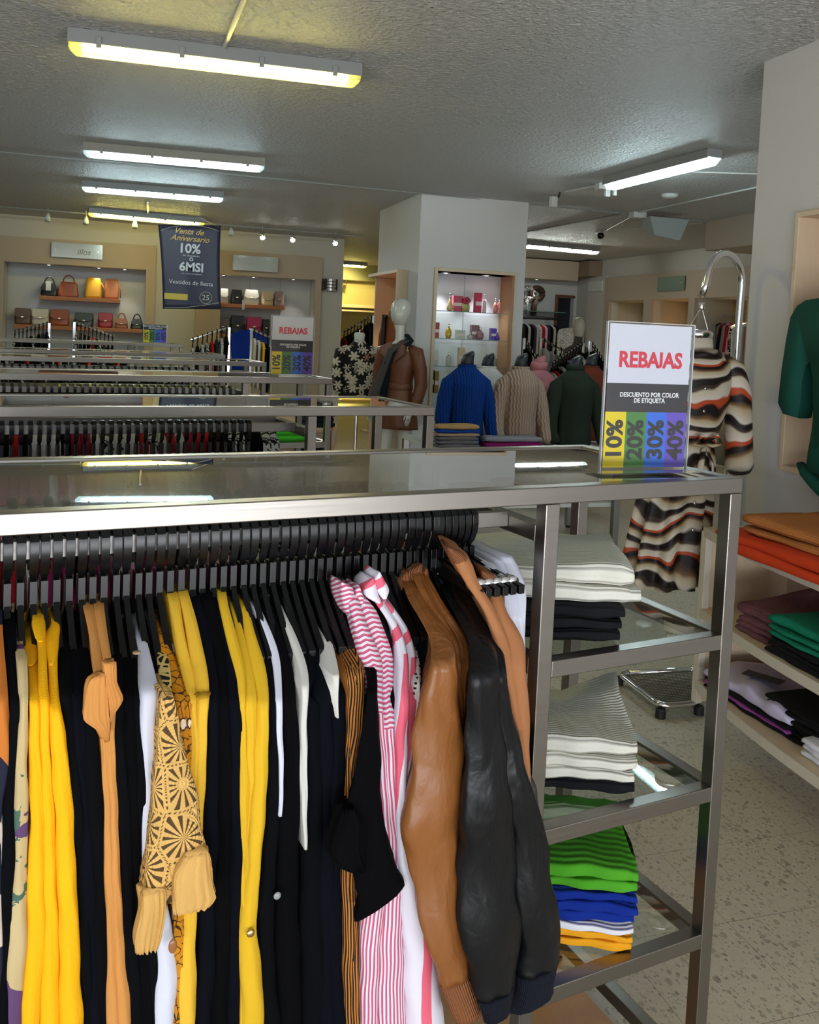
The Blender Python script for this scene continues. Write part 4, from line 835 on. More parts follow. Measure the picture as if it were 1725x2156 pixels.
# ------------------------------------------------------------------ folded clothes
def folded(lo, hi, seed, rib=0, sag=.006, frame='R', lift=None):
    """one folded garment: rounded layers with a soft fold along the front"""
    (x0, y0, z0), (x1, y1, z1) = lo, hi; rr = random.Random(seed); h = z1-z0; ph = [rr.uniform(0, 6) for _ in range(6)]
    mb = MB(); rings = []; uvs = []; NX = 22
    prof = []
    r = h/2
    for k in range(9): a = PI/2+PI*k/8; prof.append((y0+r+r*cos(a)*1.0, .5+.5*sin(a)))
    prof = [(y1-.01, 1), (lerp(y0, y1, .7), 1), (lerp(y0, y1, .4), 1), (lerp(y0, y1, .2), 1)]+prof+[(lerp(y0, y1, .25), 0), (lerp(y0, y1, .6), 0), (y1-.01, 0), (y1, .5)]
    for i in range(NX+1):
        u = i/NX; x = lerp(x0, x1, u); e = min(1, min(u, 1-u)*12)**.4; ring = []
        for y, q in prof:
            gy = y+.004*sin(u*9+ph[0])+.003*sin(u*23+ph[1]); zz = z0+h*(.5+(q-.5)*max(.72, e))
            if q > .5: zz += sag*sin(u*5+ph[2]+y*9)*(q-.5)*2*e+(lift(u, (y-y0)/(y1-y0)) if lift else 0)
            ring.append((x+.004*sin(y*30+ph[3])*(1 if u in (0, 1) else 0), gy, zz))
        rings.append(ring); uvs.append([(y-y0, u*(x1-x0)) for y, q in prof])
    mb.loft(rings, True, uvs); return mb
def ribknit(name, col, per=.009, st=.45, ax=0):
    if name in MATS: return MATS[name]
    n = N(name); u = n.xyz(n.co('UV')); h = n.ma('SINE', n.ma('MULTIPLY', u[ax], 2*PI/per)); n.bump(n.ma('ADD', h, n.ma('MULTIPLY', n.noise(n.co(), 300, 2), .3)), st, .004)
    n.fin(n.mix(n.ma('MULTIPLY_ADD', h, .5, .5), tuple(x*.93 for x in col), col), .9, 0, .25); MATS[name] = n.m; return n.m
K = dict(ivory=ribknit('ivory_rib', srgb(214, 212, 200)), black=ribknit('black_rib', srgb(12, 13, 18)), green=ribknit('bright_green_rib', srgb(76, 160, 36), .022), blue=ribknit('royal_blue_rib', srgb(6, 40, 136), .016),
         white=ribknit('white_rib', srgb(222, 222, 230), .012), amber=ribknit('amber_rib', srgb(232, 160, 26), .014), caramel=ribknit('caramel_gauze', srgb(186, 118, 62), .006, .5), orange=fabric('burnt_orange_cloth', srgb(200, 62, 22), 500, .2, .9, .08),
         mauve=ribknit('mauve_rib', srgb(112, 70, 78), .008), teal=fabric('emerald_cloth', srgb(8, 120, 92), 500, .2, .9, .06), lilac=fabric('pale_lilac_jersey', srgb(196, 188, 218), 500, .15, .8, .06), purple=fabric('orchid_cloth', srgb(150, 70, 150), 500, .2, .9, .06),
         bl=fabric('black_jersey', srgb(10, 10, 13), 500, .2, .9, .2), wj=fabric('white_jersey', srgb(214, 214, 224), 500, .15, .9, .04), beige=ribknit('beige_knit', srgb(168, 142, 124), .006), grey=ribknit('grey_melange_knit', srgb(104, 102, 108), .006), camel=ribknit('camel_knit', srgb(178, 142, 96), .006), magenta=fabric('dark_magenta_knit', srgb(112, 8, 84), 500, .2, .9, .06), lgrey=ribknit('light_grey_melange_knit', srgb(134, 134, 144), .006), rblue=ribknit('bright_blue_knit', srgb(0, 62, 150), .006), red=fabric('folded_red_cloth', srgb(170, 20, 36), 500, .2, .9, .06), pink=fabric('folded_pink_cloth', srgb(190, 150, 150), 500, .2, .9, .06), brown=fabric('folded_brown_cloth', srgb(110, 70, 44), 500, .2, .9, .06), denim=fabric('dark_denim', srgb(26, 34, 52), 500, .3, .9, .15), gr2=fabric('lime_cloth', srgb(70, 190, 50), 500, .2, .9, .06))
def stack(x0, x1, y0, y1, z, items, where, group, frame='R', cat='folded clothes', name='folded_sweater', jit=.006, lifttop=None, rz=0, shift=None):
    for i, (k, h, desc) in enumerate(items):
        rr = random.Random(i*7+int(x0*1000)); dx, dy = rr.uniform(-jit, jit), rr.uniform(-jit, jit)
        lf = lifttop if i == len(items)-1 else None
        mb = folded((x0+dx, y0+dy, z), (x1+dx, y1+dy, z+h-.0005), i*3+int(x0*997), lift=lf, sag=.006 if lf else .003)
        if rz:
            pv_ = Vector((x1, y0, 0)); R_ = Matrix.Rotation(rz+rr.uniform(-.02, .02), 3, 'Z'); sh = Vector((shift.get(k, 0), 0, 0)) if shift else Vector(); mb.v = [R_@(v-pv_)+pv_+sh for v in mb.v]
        single(name, mb, K[k], desc+' '+where, cat, frame, group, smooth=True); z += h
    return z
g1 = 'sweaters folded on the top glass shelf of the nearest rack'
stack(.86, 1.165, 1.325, 1.60, 1.0145, [('black', .024, 'black ribbed sweater, lowest'), ('black', .024, 'black ribbed sweater, second from the bottom'), ('black', .026, 'black ribbed sweater, third from the bottom'), ('ivory', .034, 'ivory ribbed sweater with a rolled edge, lower of the two'), ('ivory', .038, 'ivory ribbed sweater on top')], 'on the top glass shelf', g1, rz=-.50, shift={'ivory': .035}, lifttop=lambda u, v: .025*max(0, u-.75)*4*max(0, v-.3))
g2 = 'sweaters folded on the middle glass shelf of the nearest rack'
stack(.94, 1.235, 1.335, 1.62, .6975, [('black', .022, 'black ribbed sweater under the ivory ones'), ('ivory', .026, 'ivory ribbed sweater, lowest of three'), ('ivory', .026, 'ivory ribbed sweater, middle of three'), ('ivory', .03, 'ivory ribbed sweater with a raised corner, top of three')], 'on the middle glass shelf', g2, rz=-.50, lifttop=lambda u, v: .075*max(0, u-.6)*2.5*max(0, v-.35))
g3 = 'sweaters folded on the lower glass shelf of the nearest rack'
stack(.94, 1.235, 1.315, 1.61, .385, [('amber', .018, 'amber yellow sweater, lowest'), ('amber', .018, 'amber yellow sweater, upper of two'), ('white', .016, 'white sweater between the amber and blue ones'), ('blue', .021, 'royal blue sweater, lowest of three'), ('blue', .021, 'royal blue sweater, middle of three'), ('blue', .021, 'royal blue sweater, top of three'), ('green', .022, 'bright green sweater, lower of two'), ('green', .026, 'bright green sweater on top')], 'on the lower glass shelf', g3, rz=-.52)
stack(1.38, 1.72, 4.42, 4.8, 1.0, [('gr2', .03, 'bright green folded garment, lower one'), ('gr2', .03, 'bright green folded garment, upper one')], 'on the shelf of the third rack', 'green garments on the third rack')

# ------------------------------------------------------------------ curved shelf unit on the right
t = thing('shelf_unit', 'pale wood shelf unit with three curved shelves against the right wall', 'shelf unit', (2.57, 3.0, .2))
YE, YS = 3.0, 1.2
def fx(y): u = (YE-y)/(YE-YS); return 2.165-.105*sin(PI*min(1, u*1.0))**.8
part('end_panel', MB().box((2.17, YE-.02, .19), (2.569, YE, .86)), MAPLE, t, bevel=.002)
part('end_frame', MB().box((2.155, YE-.03, .19), (2.185, YE+.004, .87)), WHITEW, t, bevel=.002)
part('back_board', MB().box((2.556, YS, .24), (2.5685, YE-.02, .88)), plain('blush_board', srgb(196, 178, 168), .6), t)
part('back_strut', MB().box((2.52, 2.78, .24), (2.556, 2.82, .58)), MAPLE, t)
for z in (.885, .568, .283):
    poly = [(2.556 if z < .88 else 2.569, YE), (2.556 if z < .88 else 2.569, YS)]+[(fx(lerp(YS, YE, k/20)), lerp(YS, YE, k/20)) for k in range(21)]
    mb = MB(); mb.prism(poly, 2, z-.034, z); part('shelf', mb, MAPLE, t, bevel=.002)
    ed = MB(); rg = [[(fx(y)-.006, y, z+.001), (fx(y)+.001, y, z+.001), (fx(y)+.001, y, z-.035), (fx(y)-.006, y, z-.035)] for y in [lerp(YS, YE, k/20) for k in range(21)]]; ed.loft(rg); part('edge_band', ed, WHITEW, t, smooth=False)
def stackB(pl, w_, d, z, items, where, group, rz=0, name='folded_garment', jit=.008, lift=None):
    # pl: photo point of the front left lower corner on the shelf; fronts face the aisle (-x)
    p_ = onB(*pl, 2, z)
    for i, (k, h, desc) in enumerate(items):
        rr = random.Random(i*5+pl[0]); mb = folded((-.0, 0, 0), (w_, d, h-.0005), i+pl[0], lift=lift if i == len(items)-1 else None)
        mb.v = [Vector((v.y, -v.x, v.z)) for v in mb.v]; q = p_+Vector((rr.uniform(0, jit), rr.uniform(-jit, jit), 0)); mb.v = [v+Vector((q.x, q.y, z)) for v in mb.v]
        o = single(name, mb, K[k], desc+' '+where, 'folded clothes', 'B', group, smooth=True); z += h
gs = 'clothes folded on the curved shelf unit'
stackB((1503, 1150), 1.0, .36, .8855, [('orange', .035, 'burnt orange garment, lower of two'), ('orange', .035, 'burnt orange garment, upper of two')], 'on the top curved shelf', gs)
stackB((1560, 1120), .8, .26, .956, [('caramel', .03, 'caramel gauze garment, lower of two'), ('caramel', .04, 'caramel gauze garment with a twisted edge, topmost')], 'on the top curved shelf', gs, lift=lambda u, v: .02*sin(u*14)**2*v)
stackB((1548, 1325), .30, .34, .569, [('mauve', .02, 'mauve garment, lowest of four'), ('mauve', .02, 'mauve garment, second of four'), ('mauve', .02, 'mauve garment, third of four'), ('mauve', .05, 'mauve garment heaped up on top of its pile')], 'on the middle curved shelf', gs, lift=lambda u, v: .05*max(0, sin(u*7))*v)
stackB((1612, 1372), .5, .36, .569, [('bl', .02, 'black garment, lowest under the emerald ones'), ('bl', .02, 'black garment, middle under the emerald ones'), ('bl', .02, 'black garment, directly under the emerald ones'), ('teal', .022, 'emerald green garment, lowest of three'), ('teal', .022, 'emerald green garment, middle of three'), ('teal', .03, 'emerald green garment, topmost')], 'on the middle curved shelf', gs)
stackB((1480, 1447), .46, .40, .284, [('bl', .016, 'black top, lowest under the lilac one'), ('purple', .014, 'orchid purple top between black ones'), ('bl', .016, 'black top directly under the lilac one'), ('lilac', .03, 'crumpled pale lilac top with a dark hang tag')], 'on the lowest curved shelf', gs, lift=lambda u, v: .02*sin(u*9+v*4)**2)
p_ = onB(1608, 1425, 2, .395); tg = MB().box((p_.x-.03, p_.y-.07, .392), (p_.x+.03, p_.y+.07, .3945), .5)
single('hang_tag', tg, plain('tag_navy', srgb(34, 38, 52), .5), 'dark navy hang tag lying on the lilac top', 'tag')
stackB((1604, 1520), .30, .36, .284, [('bl', .018, 'black garment, %s of the tall black pile' % k) for k in ('lowest', 'second', 'third', 'fourth', 'fifth', 'topmost')], 'on the lowest curved shelf', gs)
stackB((1685, 1590), .30, .34, .284, [('wj', .02, 'white garment, lowest of three'), ('wj', .02, 'white garment, middle of three'), ('wj', .022, 'white garment, topmost of three')], 'on the lowest curved shelf', gs)

# ------------------------------------------------------------------ green top in the wall recess
pts = [(1725, 627), (1700, 631), (1682, 643), (1669, 665), (1660, 710), (1650, 775), (1642, 850), (1652, 872), (1684, 881), (1690, 850), (1694, 800), (1702, 768), (1712, 762), (1718, 800), (1719, 900), (1722, 950)]
yz = [(onB(x, y, 0, 2.49).y, onB(x, y, 0, 2.49).z) for x, y in pts]; yc = yz[0][0]-.16
lp = yz+[(2*yc-y, z) for y, z in yz[::-1]]
GRN = fabric('bottle_green_jersey', srgb(14, 74, 62), 500, .15, .85, .08)
o = thing('green_dress', 'bottle green short sleeved dress hanging in the wooden wall recess', 'dress', (2.50, yc, 1.2))
mb = MB(); cz = 1.5
for sgn in (0,):
    rings = []
    for x, k in ((2.472, .90), (2.480, .97), (2.495, 1.0), (2.530, .99), (2.541, .93)): rings.append([(x, yc+(y-yc)*(1-(1-k)*.35), cz+(z-cz)*(1-(1-k)*.35)) for y, z in lp])
    mb.loft(rings)
part('body', mb, GRN, o, smooth=True)
q = onB(1712, 1000, 0, 2.49); kn = MB(); kn.tube([(2.50, q.y+.08, q.z+.03), (2.49, q.y+.03, q.z+.0), (2.48, q.y-.04, q.z-.03), (2.48, q.y-.12, q.z-.06), (2.49, q.y-.22, q.z-.04)], [.018, .03, .035, .05, .05], 12, flat=.6); part('knotted_hem', kn, GRN, o, smooth=True)
part('skirt', MB().loft([[(2.50+.035*cos(a)*s_, yc+.17*s_*sin(a), z) for a in [2*PI*k/20 for k in range(20)]] for z, s_ in ((1.32, .9), (1.2, 1), (1.13, 1.02))]), GRN, o, smooth=True)

# ------------------------------------------------------------------ chrome cane stand with hanging dress form
YD = 3.22; pole = onB(1550, 690, 1, YD+.12); tip = onB(1487, 636, 1, YD); zt = onB(1530, 562, 1, YD).z
t = thing('garment_stand', 'tall chrome cane stand with a mesh foot beside the white wall corner', 'stand', (pole.x, YD+.12, 0))
pz = zt-.06; px_, tx = pole.x, tip.x; r_ = (px_-tx)/2
pts = [(px_, YD+.12, .05), (px_, YD+.11, 1.2), (px_, YD+.10, pz)]+[((px_+tx)/2+r_*cos(a), lerp(YD+.10, YD, (1-cos(a))/2), pz+r_*sin(a)) for a in [PI*k/10 for k in range(1, 10)]]+[(tx-.005, YD, pz-.02), (tx-.02, YD, tip.z+.02)]
mb = MB(); mb.tube(pts, .0155, 16); part('cane_pole', mb, CHROME, t, smooth=True)
base = [onB(*q, 2, .05) for q in ((1304, 1419), (1392, 1487), (1473, 1480), (1465, 1409))]
def rounded(ps, r=.05, n=5):
    out = []
    for i, p in enumerate(ps):
        a, b = ps[i-1], ps[(i+1) % len(ps)]; u, v = (a-p).normalized()*r, (b-p).normalized()*r
        for k in range(n+1): s_ = k/n; out.append(((p+u)*(1-s_)**2+p*2*s_*(1-s_)+(p+v)*s_**2))
    return out
bl = rounded([Vector((q.x, q.y, .05)) for q in base]); bl.append(bl[0]); mb = MB(); mb.tube(bl, .014, 12); part('foot_frame', mb, CHROME, t, smooth=True)
ms = MB()
for k in range(1, 22):
    u = k/22; a0, a1 = base[0].lerp(base[1], u), base[3].lerp(base[2], u); ms.tube([(a0.x, a0.y, .045), (a1.x, a1.y, .045)], .0022, 5)
for k in range(1, 18):
    u = k/18; a0, a1 = base[0].lerp(base[3], u), base[1].lerp(base[2], u); ms.tube([(a0.x, a0.y, .041), (a1.x, a1.y, .041)], .0022, 5)
part('wire_mesh', ms, plain('wire_metal', (.3, .3, .28), .35, 1), t)
for q in base[:3]: part('foot', MB().cyl((q.x, q.y), .022, 0, .036, 16), BLKM, t)
fm = thing('dress_form', 'headless cream dress form hanging from the chrome cane stand', 'dress form', (tx-.02, YD, tip.z-.06))
cx_ = tx-.03; nz = onB(1478, 700, 1, YD).z
part('cap', MB().lathe((cx_, YD, nz), [(.062, -.025), (.064, -.002), (.058, .006), (.03, .012), (0, .012)], 24, 1, .9), CHROME, fm, smooth=True)
wr_ = MB(); wr_.tube([(tx-.02, YD, tip.z-.02), (cx_-.05, YD, nz+.004)], .002, 6); part('wire', wr_, CHROME, fm); wr_ = MB(); wr_.tube([(tx-.02, YD, tip.z-.02), (cx_+.05, YD, nz+.004)], .002, 6); part('wire', wr_, CHROME, fm)
part('connector', MB().lathe((tx-.02, YD, tip.z-.035), [(.009, 0), (.014, .01), (.009, .02), (.014, .032)], 14), CHROME, fm, smooth=True)
CRMF = plain('cream_form', srgb(206, 198, 180), .45)
def rings(cx, cy, prof, n=28, fold=0, ph=0):
    return [[(cx+ox+(rx*(1+fold*f_*sin(9*a+ph)))*cos(a), cy+oy+(ry*(1+fold*f_*sin(9*a+ph)))*sin(a), z) for a in [2*PI*k/n for k in range(n)]] for z, rx, ry, ox, oy, f_ in prof]
part('torso', MB().loft(rings(cx_, YD, [(nz-.34, .10, .08, 0, 0, 0), (nz-.2, .14, .09, 0, 0, 0), (nz-.13, .12, .075, 0, 0, 0), (nz-.07, .068, .06, 0, 0, 0), (nz-.022, .062, .056, 0, 0, 0)])), CRMF, fm, smooth=True)
def f_swirl(n):
    o = n.co(); w1 = n.new('ShaderNodeTexWave', bands_direction='Z', wave_profile='SAW'); n.put(w1.inputs[0], n.stretch(o, (1, 1, 1)))
    for k_, v_ in (('Scale', 1.9), ('Distortion', 5.5), ('Detail', 1.2), ('Detail Scale', 2.6), ('Detail Roughness', .4)): w1.inputs[k_].default_value = v_
    f = w1.outputs[1]
    c = n.ramp(f, [(0, srgb(26, 18, 18)), (.13, srgb(30, 20, 18)), (.18, srgb(206, 198, 182)), (.36, srgb(178, 160, 124)), (.42, srgb(120, 88, 56)), (.50, srgb(30, 20, 20)), (.60, srgb(26, 18, 18)), (.64, srgb(182, 74, 34)), (.70, srgb(176, 70, 32)), (.73, srgb(210, 202, 188)), (.90, srgb(196, 184, 160)), (.95, srgb(60, 44, 34))])
    return c
SWR = m_print('swirl_print', f_swirl, .55)
dr = thing('patterned_dress', 'long belted dress with brown, cream and orange swirls on the hanging form', 'dress', (cx_, YD, .6))
zs = nz-.085
prof = [(.60, .17, .12, -.10, 0, 1.0), (.75, .165, .115, -.085, 0, .9), (.95, .155, .11, -.06, 0, .7), (1.1, .13, .10, -.03, 0, .45), (1.19, .105, .085, -.01, 0, .15), (1.24, .115, .09, 0, 0, .1), (1.36, .155, .105, 0, 0, .05), (1.46, .165, .105, 0, 0, .0), (zs-.035, .165, .09, 0, 0, 0), (zs-.008, .118, .078, 0, 0, 0)]
dm = MB(); big = []
for i in range(len(prof)-1):
    for k in range(4): big.append(tuple(lerp(a, b, k/4) for a, b in zip(prof[i], prof[i+1])))
big.append(prof[-1]); dm.loft(rings(cx_, YD, big, 90, .17)); part('bodice_and_skirt', dm, SWR, dr, smooth=True)
for sx in (-1, 1):
    sl = MB(); sl.tube([(cx_+sx*.10, YD, zs-.035), (cx_+sx*.165, YD-.01, zs-.075), (cx_+sx*.195, YD-.02, 1.40), (cx_+sx*.20, YD-.04, 1.25), (cx_+sx*.19, YD-.07, 1.10), (cx_+sx*.185, YD-.08, 1.08)], [.05, .062, .058, .055, .058, .045], 20); part('sleeve', sl, SWR, dr, smooth=True)
cl_ = MB(); cl_.loft([[(cx_+(r+.004*k)*cos(a), YD+(r*.85)*sin(a), z+.05*max(0, -sin(a))*(-1 if k else 1)*0-.02*cos(a)**2*k) for a in [2*PI*j/24 for j in range(24)]] for k, (r, z) in enumerate(((.100, zs-.012), (.104, zs+.02), (.128, zs-.012)))]); part('collar', cl_, SWR, dr, smooth=True)
bt_ = MB(); bt_.loft(rings(cx_-.008, YD, [(1.185, .112, .092, 0, 0, 0), (1.20, .115, .095, 0, 0, 0), (1.215, .112, .092, 0, 0, 0)], 32)); part('belt', bt_, SWR, dr, smooth=True)
for dx in (-.06, .05):
    bw = MB(); bw.tube([(cx_, YD-.09, 1.2), (cx_+dx*.7, YD-.13, 1.235), (cx_+dx*1.2, YD-.12, 1.2), (cx_+dx*.5, YD-.11, 1.19), (cx_, YD-.09, 1.2)], .012, 8, flat=.6); part('bow_loop', bw, SWR, dr, smooth=True)
    bw = MB(); bw.tube([(cx_, YD-.095, 1.2), (cx_+dx*.5, YD-.12, 1.12), (cx_+dx*.7, YD-.12, 1.02)], [.008, .013, .014], 8, flat=.4); part('bow_tail', bw, SWR, dr, smooth=True)
for z in (1.33, 1.42, 1.08, .96, .85): b_ = MB(); b_.ball((cx_-.02 if z > 1.2 else cx_-.05, YD-(.105 if z > 1.2 else .125), z), .007, 1, .6, 1, 8); part('button', b_, CHROME, dr, smooth=True)
# ------------------------------------------------------------------ handbags on the back wall
def bag_shelf(x0, x1, z, label):
    o = thing('wall_shelf', label, 'shelf', (mid(x0, x1), 12.5, z-.05)); part('board', MB().box((x0, 12.36, z-.05), (x1, 12.62, z)), SHELFW, o, bevel=.003); return o
def Bk(px, py, y=12.42): return onB(px, py, 1, y)
def shelf_px(xa, xb, ya, label):
    a, b = Bk(xa, ya, 12.36), Bk(xb, ya, 12.36); bag_shelf(a.x, b.x, a.z, label); return a.z
def handbag(xa, xb, yt, z, col, kind, label, rough=.4):
    a, b = Bk(xa, 640).x, Bk(xb, 640).x; h = Bk(xa, yt).z-z; cx, w_ = (a+b)/2, b-a; h = max(h, .1)
    mt = plain('bag_%d_%d_%d' % col, srgb(*col), rough); dk = plain('bag_trim_%d_%d_%d' % col, tuple(c*.6 for c in srgb(*col)), .5)
    t = thing('handbag', label, 'handbag', (cx, 12.47, z), 'B', 'handbags on the back wall shelves'); Y = 12.46; d = .055
    hb = h*(.68 if kind in ('tote', 'sat') else 1)
    mb = MB(); rg = []
    top = {'flap': .97, 'tote': .78, 'bucket': .82, 'sat': .7, 'soft': .8}[kind]
    for k in range(9):
        v = k/8; s_ = lerp(1, top, v)*(1-.10*(2*v-1)**6); s_ = s_*(1.03+.05*sin(PI*v)) if kind == 'soft' else s_
        rg.append([(cx+w_/2*s_*math.copysign(abs(cos(a_))**.35, cos(a_)), Y+d*(1.1-.5*v)*math.copysign(abs(sin(a_))**.5, sin(a_)), z+hb*v) for a_ in [2*PI*q/28+.01 for q in range(28)]])
    mb.loft(rg); part('body', mb, mt, t, smooth=True)
    if kind in ('flap', 'sat', 'soft'):
        fp = MB(); n_ = 8; o1 = [(cx-w_/2*.93*top, Y-d*.95, z+hb*.99), (cx+w_/2*.93*top, Y-d*.95, z+hb*.99), (cx+w_/2*.93, Y-d*1.12, z+hb*.55), (cx+w_*.25, Y-d*1.16, z+hb*.40), (cx-w_*.25, Y-d*1.16, z+hb*.40), (cx-w_/2*.93, Y-d*1.12, z+hb*.55)]
        fp.loft([o1, [(x, y-.008, q) for x, y, q in o1]]); FL_ = part('flap', fp, mt, t, bevel=.003)
        cp_ = MB(); cp_.box((cx-.016, Y-d*1.16-.018, z+hb*.42), (cx+.016, Y-d*1.16-.006, z+hb*.50)); part('clasp', cp_, plain('brass', (.65, .5, .25), .25, 1), FL_, bevel=.002)
    if kind in ('tote', 'sat'):
        for yy in (Y-.02,):
            hd = MB(); hd.tube([(cx+w_*.26*cos(a_), yy, z+hb-.01+(h-hb+.01)*sin(a_)) for a_ in [PI*k/14 for k in range(15)]], .008, 8); part('handle', hd, dk if kind == 'tote' else mt, t, smooth=True)
    if kind == 'bucket':
        part('rim', MB().lathe((cx, Y, z+hb*.98), [(w_*.40, -.02), (w_*.41, 0), (w_*.38, .006)], 24, 1, .34), dk, t, smooth=True)
        st = MB(); st.tube([(cx+w_*.4, Y-.02, z+hb*.8), (cx+w_*.62, Y-.04, z+hb*.5), (cx+w_*.6, Y-.05, z+.02)], .006, 8); part('strap', st, dk, t, smooth=True)
    return t
z = shelf_px(83, 253, 622, 'upper orange wood shelf in the left handbag niche')
handbag(83, 122, 582, z, (16, 16, 18), 'sat', 'black handbag with a pale tag, leftmost on the upper left shelf'); handbag(121, 166, 578, z, (146, 72, 44), 'tote', 'rust brown top handle handbag on the upper left shelf'); handbag(177, 215, 584, z, (206, 150, 18), 'bucket', 'mustard yellow bucket bag on the upper left shelf'); handbag(218, 250, 587, z, (170, 96, 50), 'bucket', 'tan bucket bag with a hanging strap, rightmost on the upper left shelf')
q = Bk(102, 600, 12.38); single('price_tag', MB().box((q.x-.03, 12.375, q.z-.07), (q.x+.03, 12.378, q.z+.05)), WHP, 'pale price tag hanging on the black handbag', 'tag')
z = shelf_px(28, 300, 682, 'lower orange wood shelf in the left handbag niche')
for xa, xb, yt, c_, k_, l_ in ((30, 66, 648, (96, 72, 58), 'flap', 'taupe quilted flap bag, leftmost on the lower left shelf'), (67, 104, 649, (206, 200, 186), 'flap', 'white quilted flap bag on the lower left shelf'), (105, 147, 651, (152, 72, 36), 'flap', 'rust quilted flap bag on the lower left shelf'), (157, 198, 658, (44, 48, 50), 'flap', 'dark grey clutch on the lower left shelf'), (207, 239, 658, (164, 10, 26), 'flap', 'red flap bag on the lower left shelf'), (242, 272, 659, (158, 90, 44), 'sat', 'small tan bag beside the red one on the lower left shelf'), (275, 304, 661, (12, 12, 14), 'sat', 'small black bag, rightmost on the lower left shelf')): handbag(xa, xb, yt, z, c_, k_, l_)
z = shelf_px(464, 600, 638, 'upper orange wood shelf in the right handbag niche')
for xa, xb, yt, c_, k_, l_ in ((463, 481, 607, (200, 198, 190), 'soft', 'white bag partly behind the banner on the upper right shelf'), (486, 511, 609, (12, 14, 22), 'soft', 'small black bag on the upper right shelf'), (512, 546, 609, (204, 202, 192), 'soft', 'white rounded bag with a tag on the upper right shelf'), (551, 576, 614, (190, 168, 134), 'flap', 'beige flap bag on the upper right shelf'), (577, 598, 613, (140, 118, 112), 'soft', 'metallic rose bag, rightmost on the upper right shelf')): handbag(xa, xb, yt, z, c_, k_, l_)
q = Bk(513, 636, 12.34); single('price_tag', MB().box((q.x-.018, 12.345, q.z-.10), (q.x+.018, 12.348, q.z+.03)), WHP, 'white price tag hanging below the upper right shelf', 'tag')
z = shelf_px(392, 570, 699, 'lower orange wood shelf in the right handbag niche')
for xa, xb, yt, c_, k_, l_ in ((396, 408, 670, (190, 194, 196), 'flap', 'pale grey bag, leftmost on the lower right shelf'), (409, 428, 671, (136, 72, 40), 'flap', 'rust brown bag on the lower right shelf'), (430, 451, 671, (14, 14, 16), 'soft', 'small black bag on the lower right shelf'), (455, 486, 670, (104, 92, 84), 'soft', 'taupe bag on the lower right shelf'), (487, 517, 664, (14, 18, 30), 'flap', 'large black bag on the lower right shelf'), (520, 553, 667, (164, 20, 86), 'flap', 'magenta pink bag on the lower right shelf'), (554, 570, 672, (14, 14, 16), 'flap', 'black bag beside the magenta one on the lower right shelf')): handbag(xa, xb, yt, z, c_, k_, l_)

# ------------------------------------------------------------------ perfume cabinet in the pillar
t = thing('perfume_cabinet', 'lit wood framed perfume cabinet set into the front of the white pillar', 'display cabinet', (2.97, 7.7, CZ0))
fr = MB(); e_ = .03
fr.box((CX0-e_, 7.68, CZ0-e_), (CX0, 7.99, CZ1+e_)); fr.box((CX1, 7.68, CZ0-e_), (CX1+e_*.4, 7.99, CZ1+e_)); fr.box((CX0, 7.68, CZ1), (CX1, 7.99, CZ1+e_)); fr.box((CX0, 7.68, CZ0-e_), (CX1, 7.99, CZ0)); part('frame', fr, MAPLE, t, bevel=.003)
part('back_panel', MB().box((CX0, 7.975, CZ0), (CX1, 7.99, CZ1)), plain('cabinet_white', srgb(206, 208, 210), .5), t); part('side_panel', MB().box((CX1-.012, 7.70, CZ0), (CX1, 7.975, CZ1)), HONEY, t); part('side_panel', MB().box((CX0, 7.70, CZ0), (CX0+.006, 7.975, CZ1)), plain('cabinet_white', (0, 0, 0)), t)
part('back_seam', MB().box((2.965, 7.972, CZ0), (2.969, 7.975, CZ1)), GRP, t)
SHZ = (1.795, 1.545, 1.295, 1.05)
GED = plain('glass_edge', (.16, .26, .24), .15)
for z in SHZ: part('glass_shelf', MB().box((CX0+.006, 7.73, z-.006), (CX1-.03, 7.965, z)), GLS, t); part('shelf_edge', MB().box((CX0+.006, 7.727, z-.006), (CX1-.03, 7.73, z)), GED, t)
def glassy(nm, col): 
    if nm in MATS: return MATS[nm]
    return plain(nm, srgb(*col), .12)
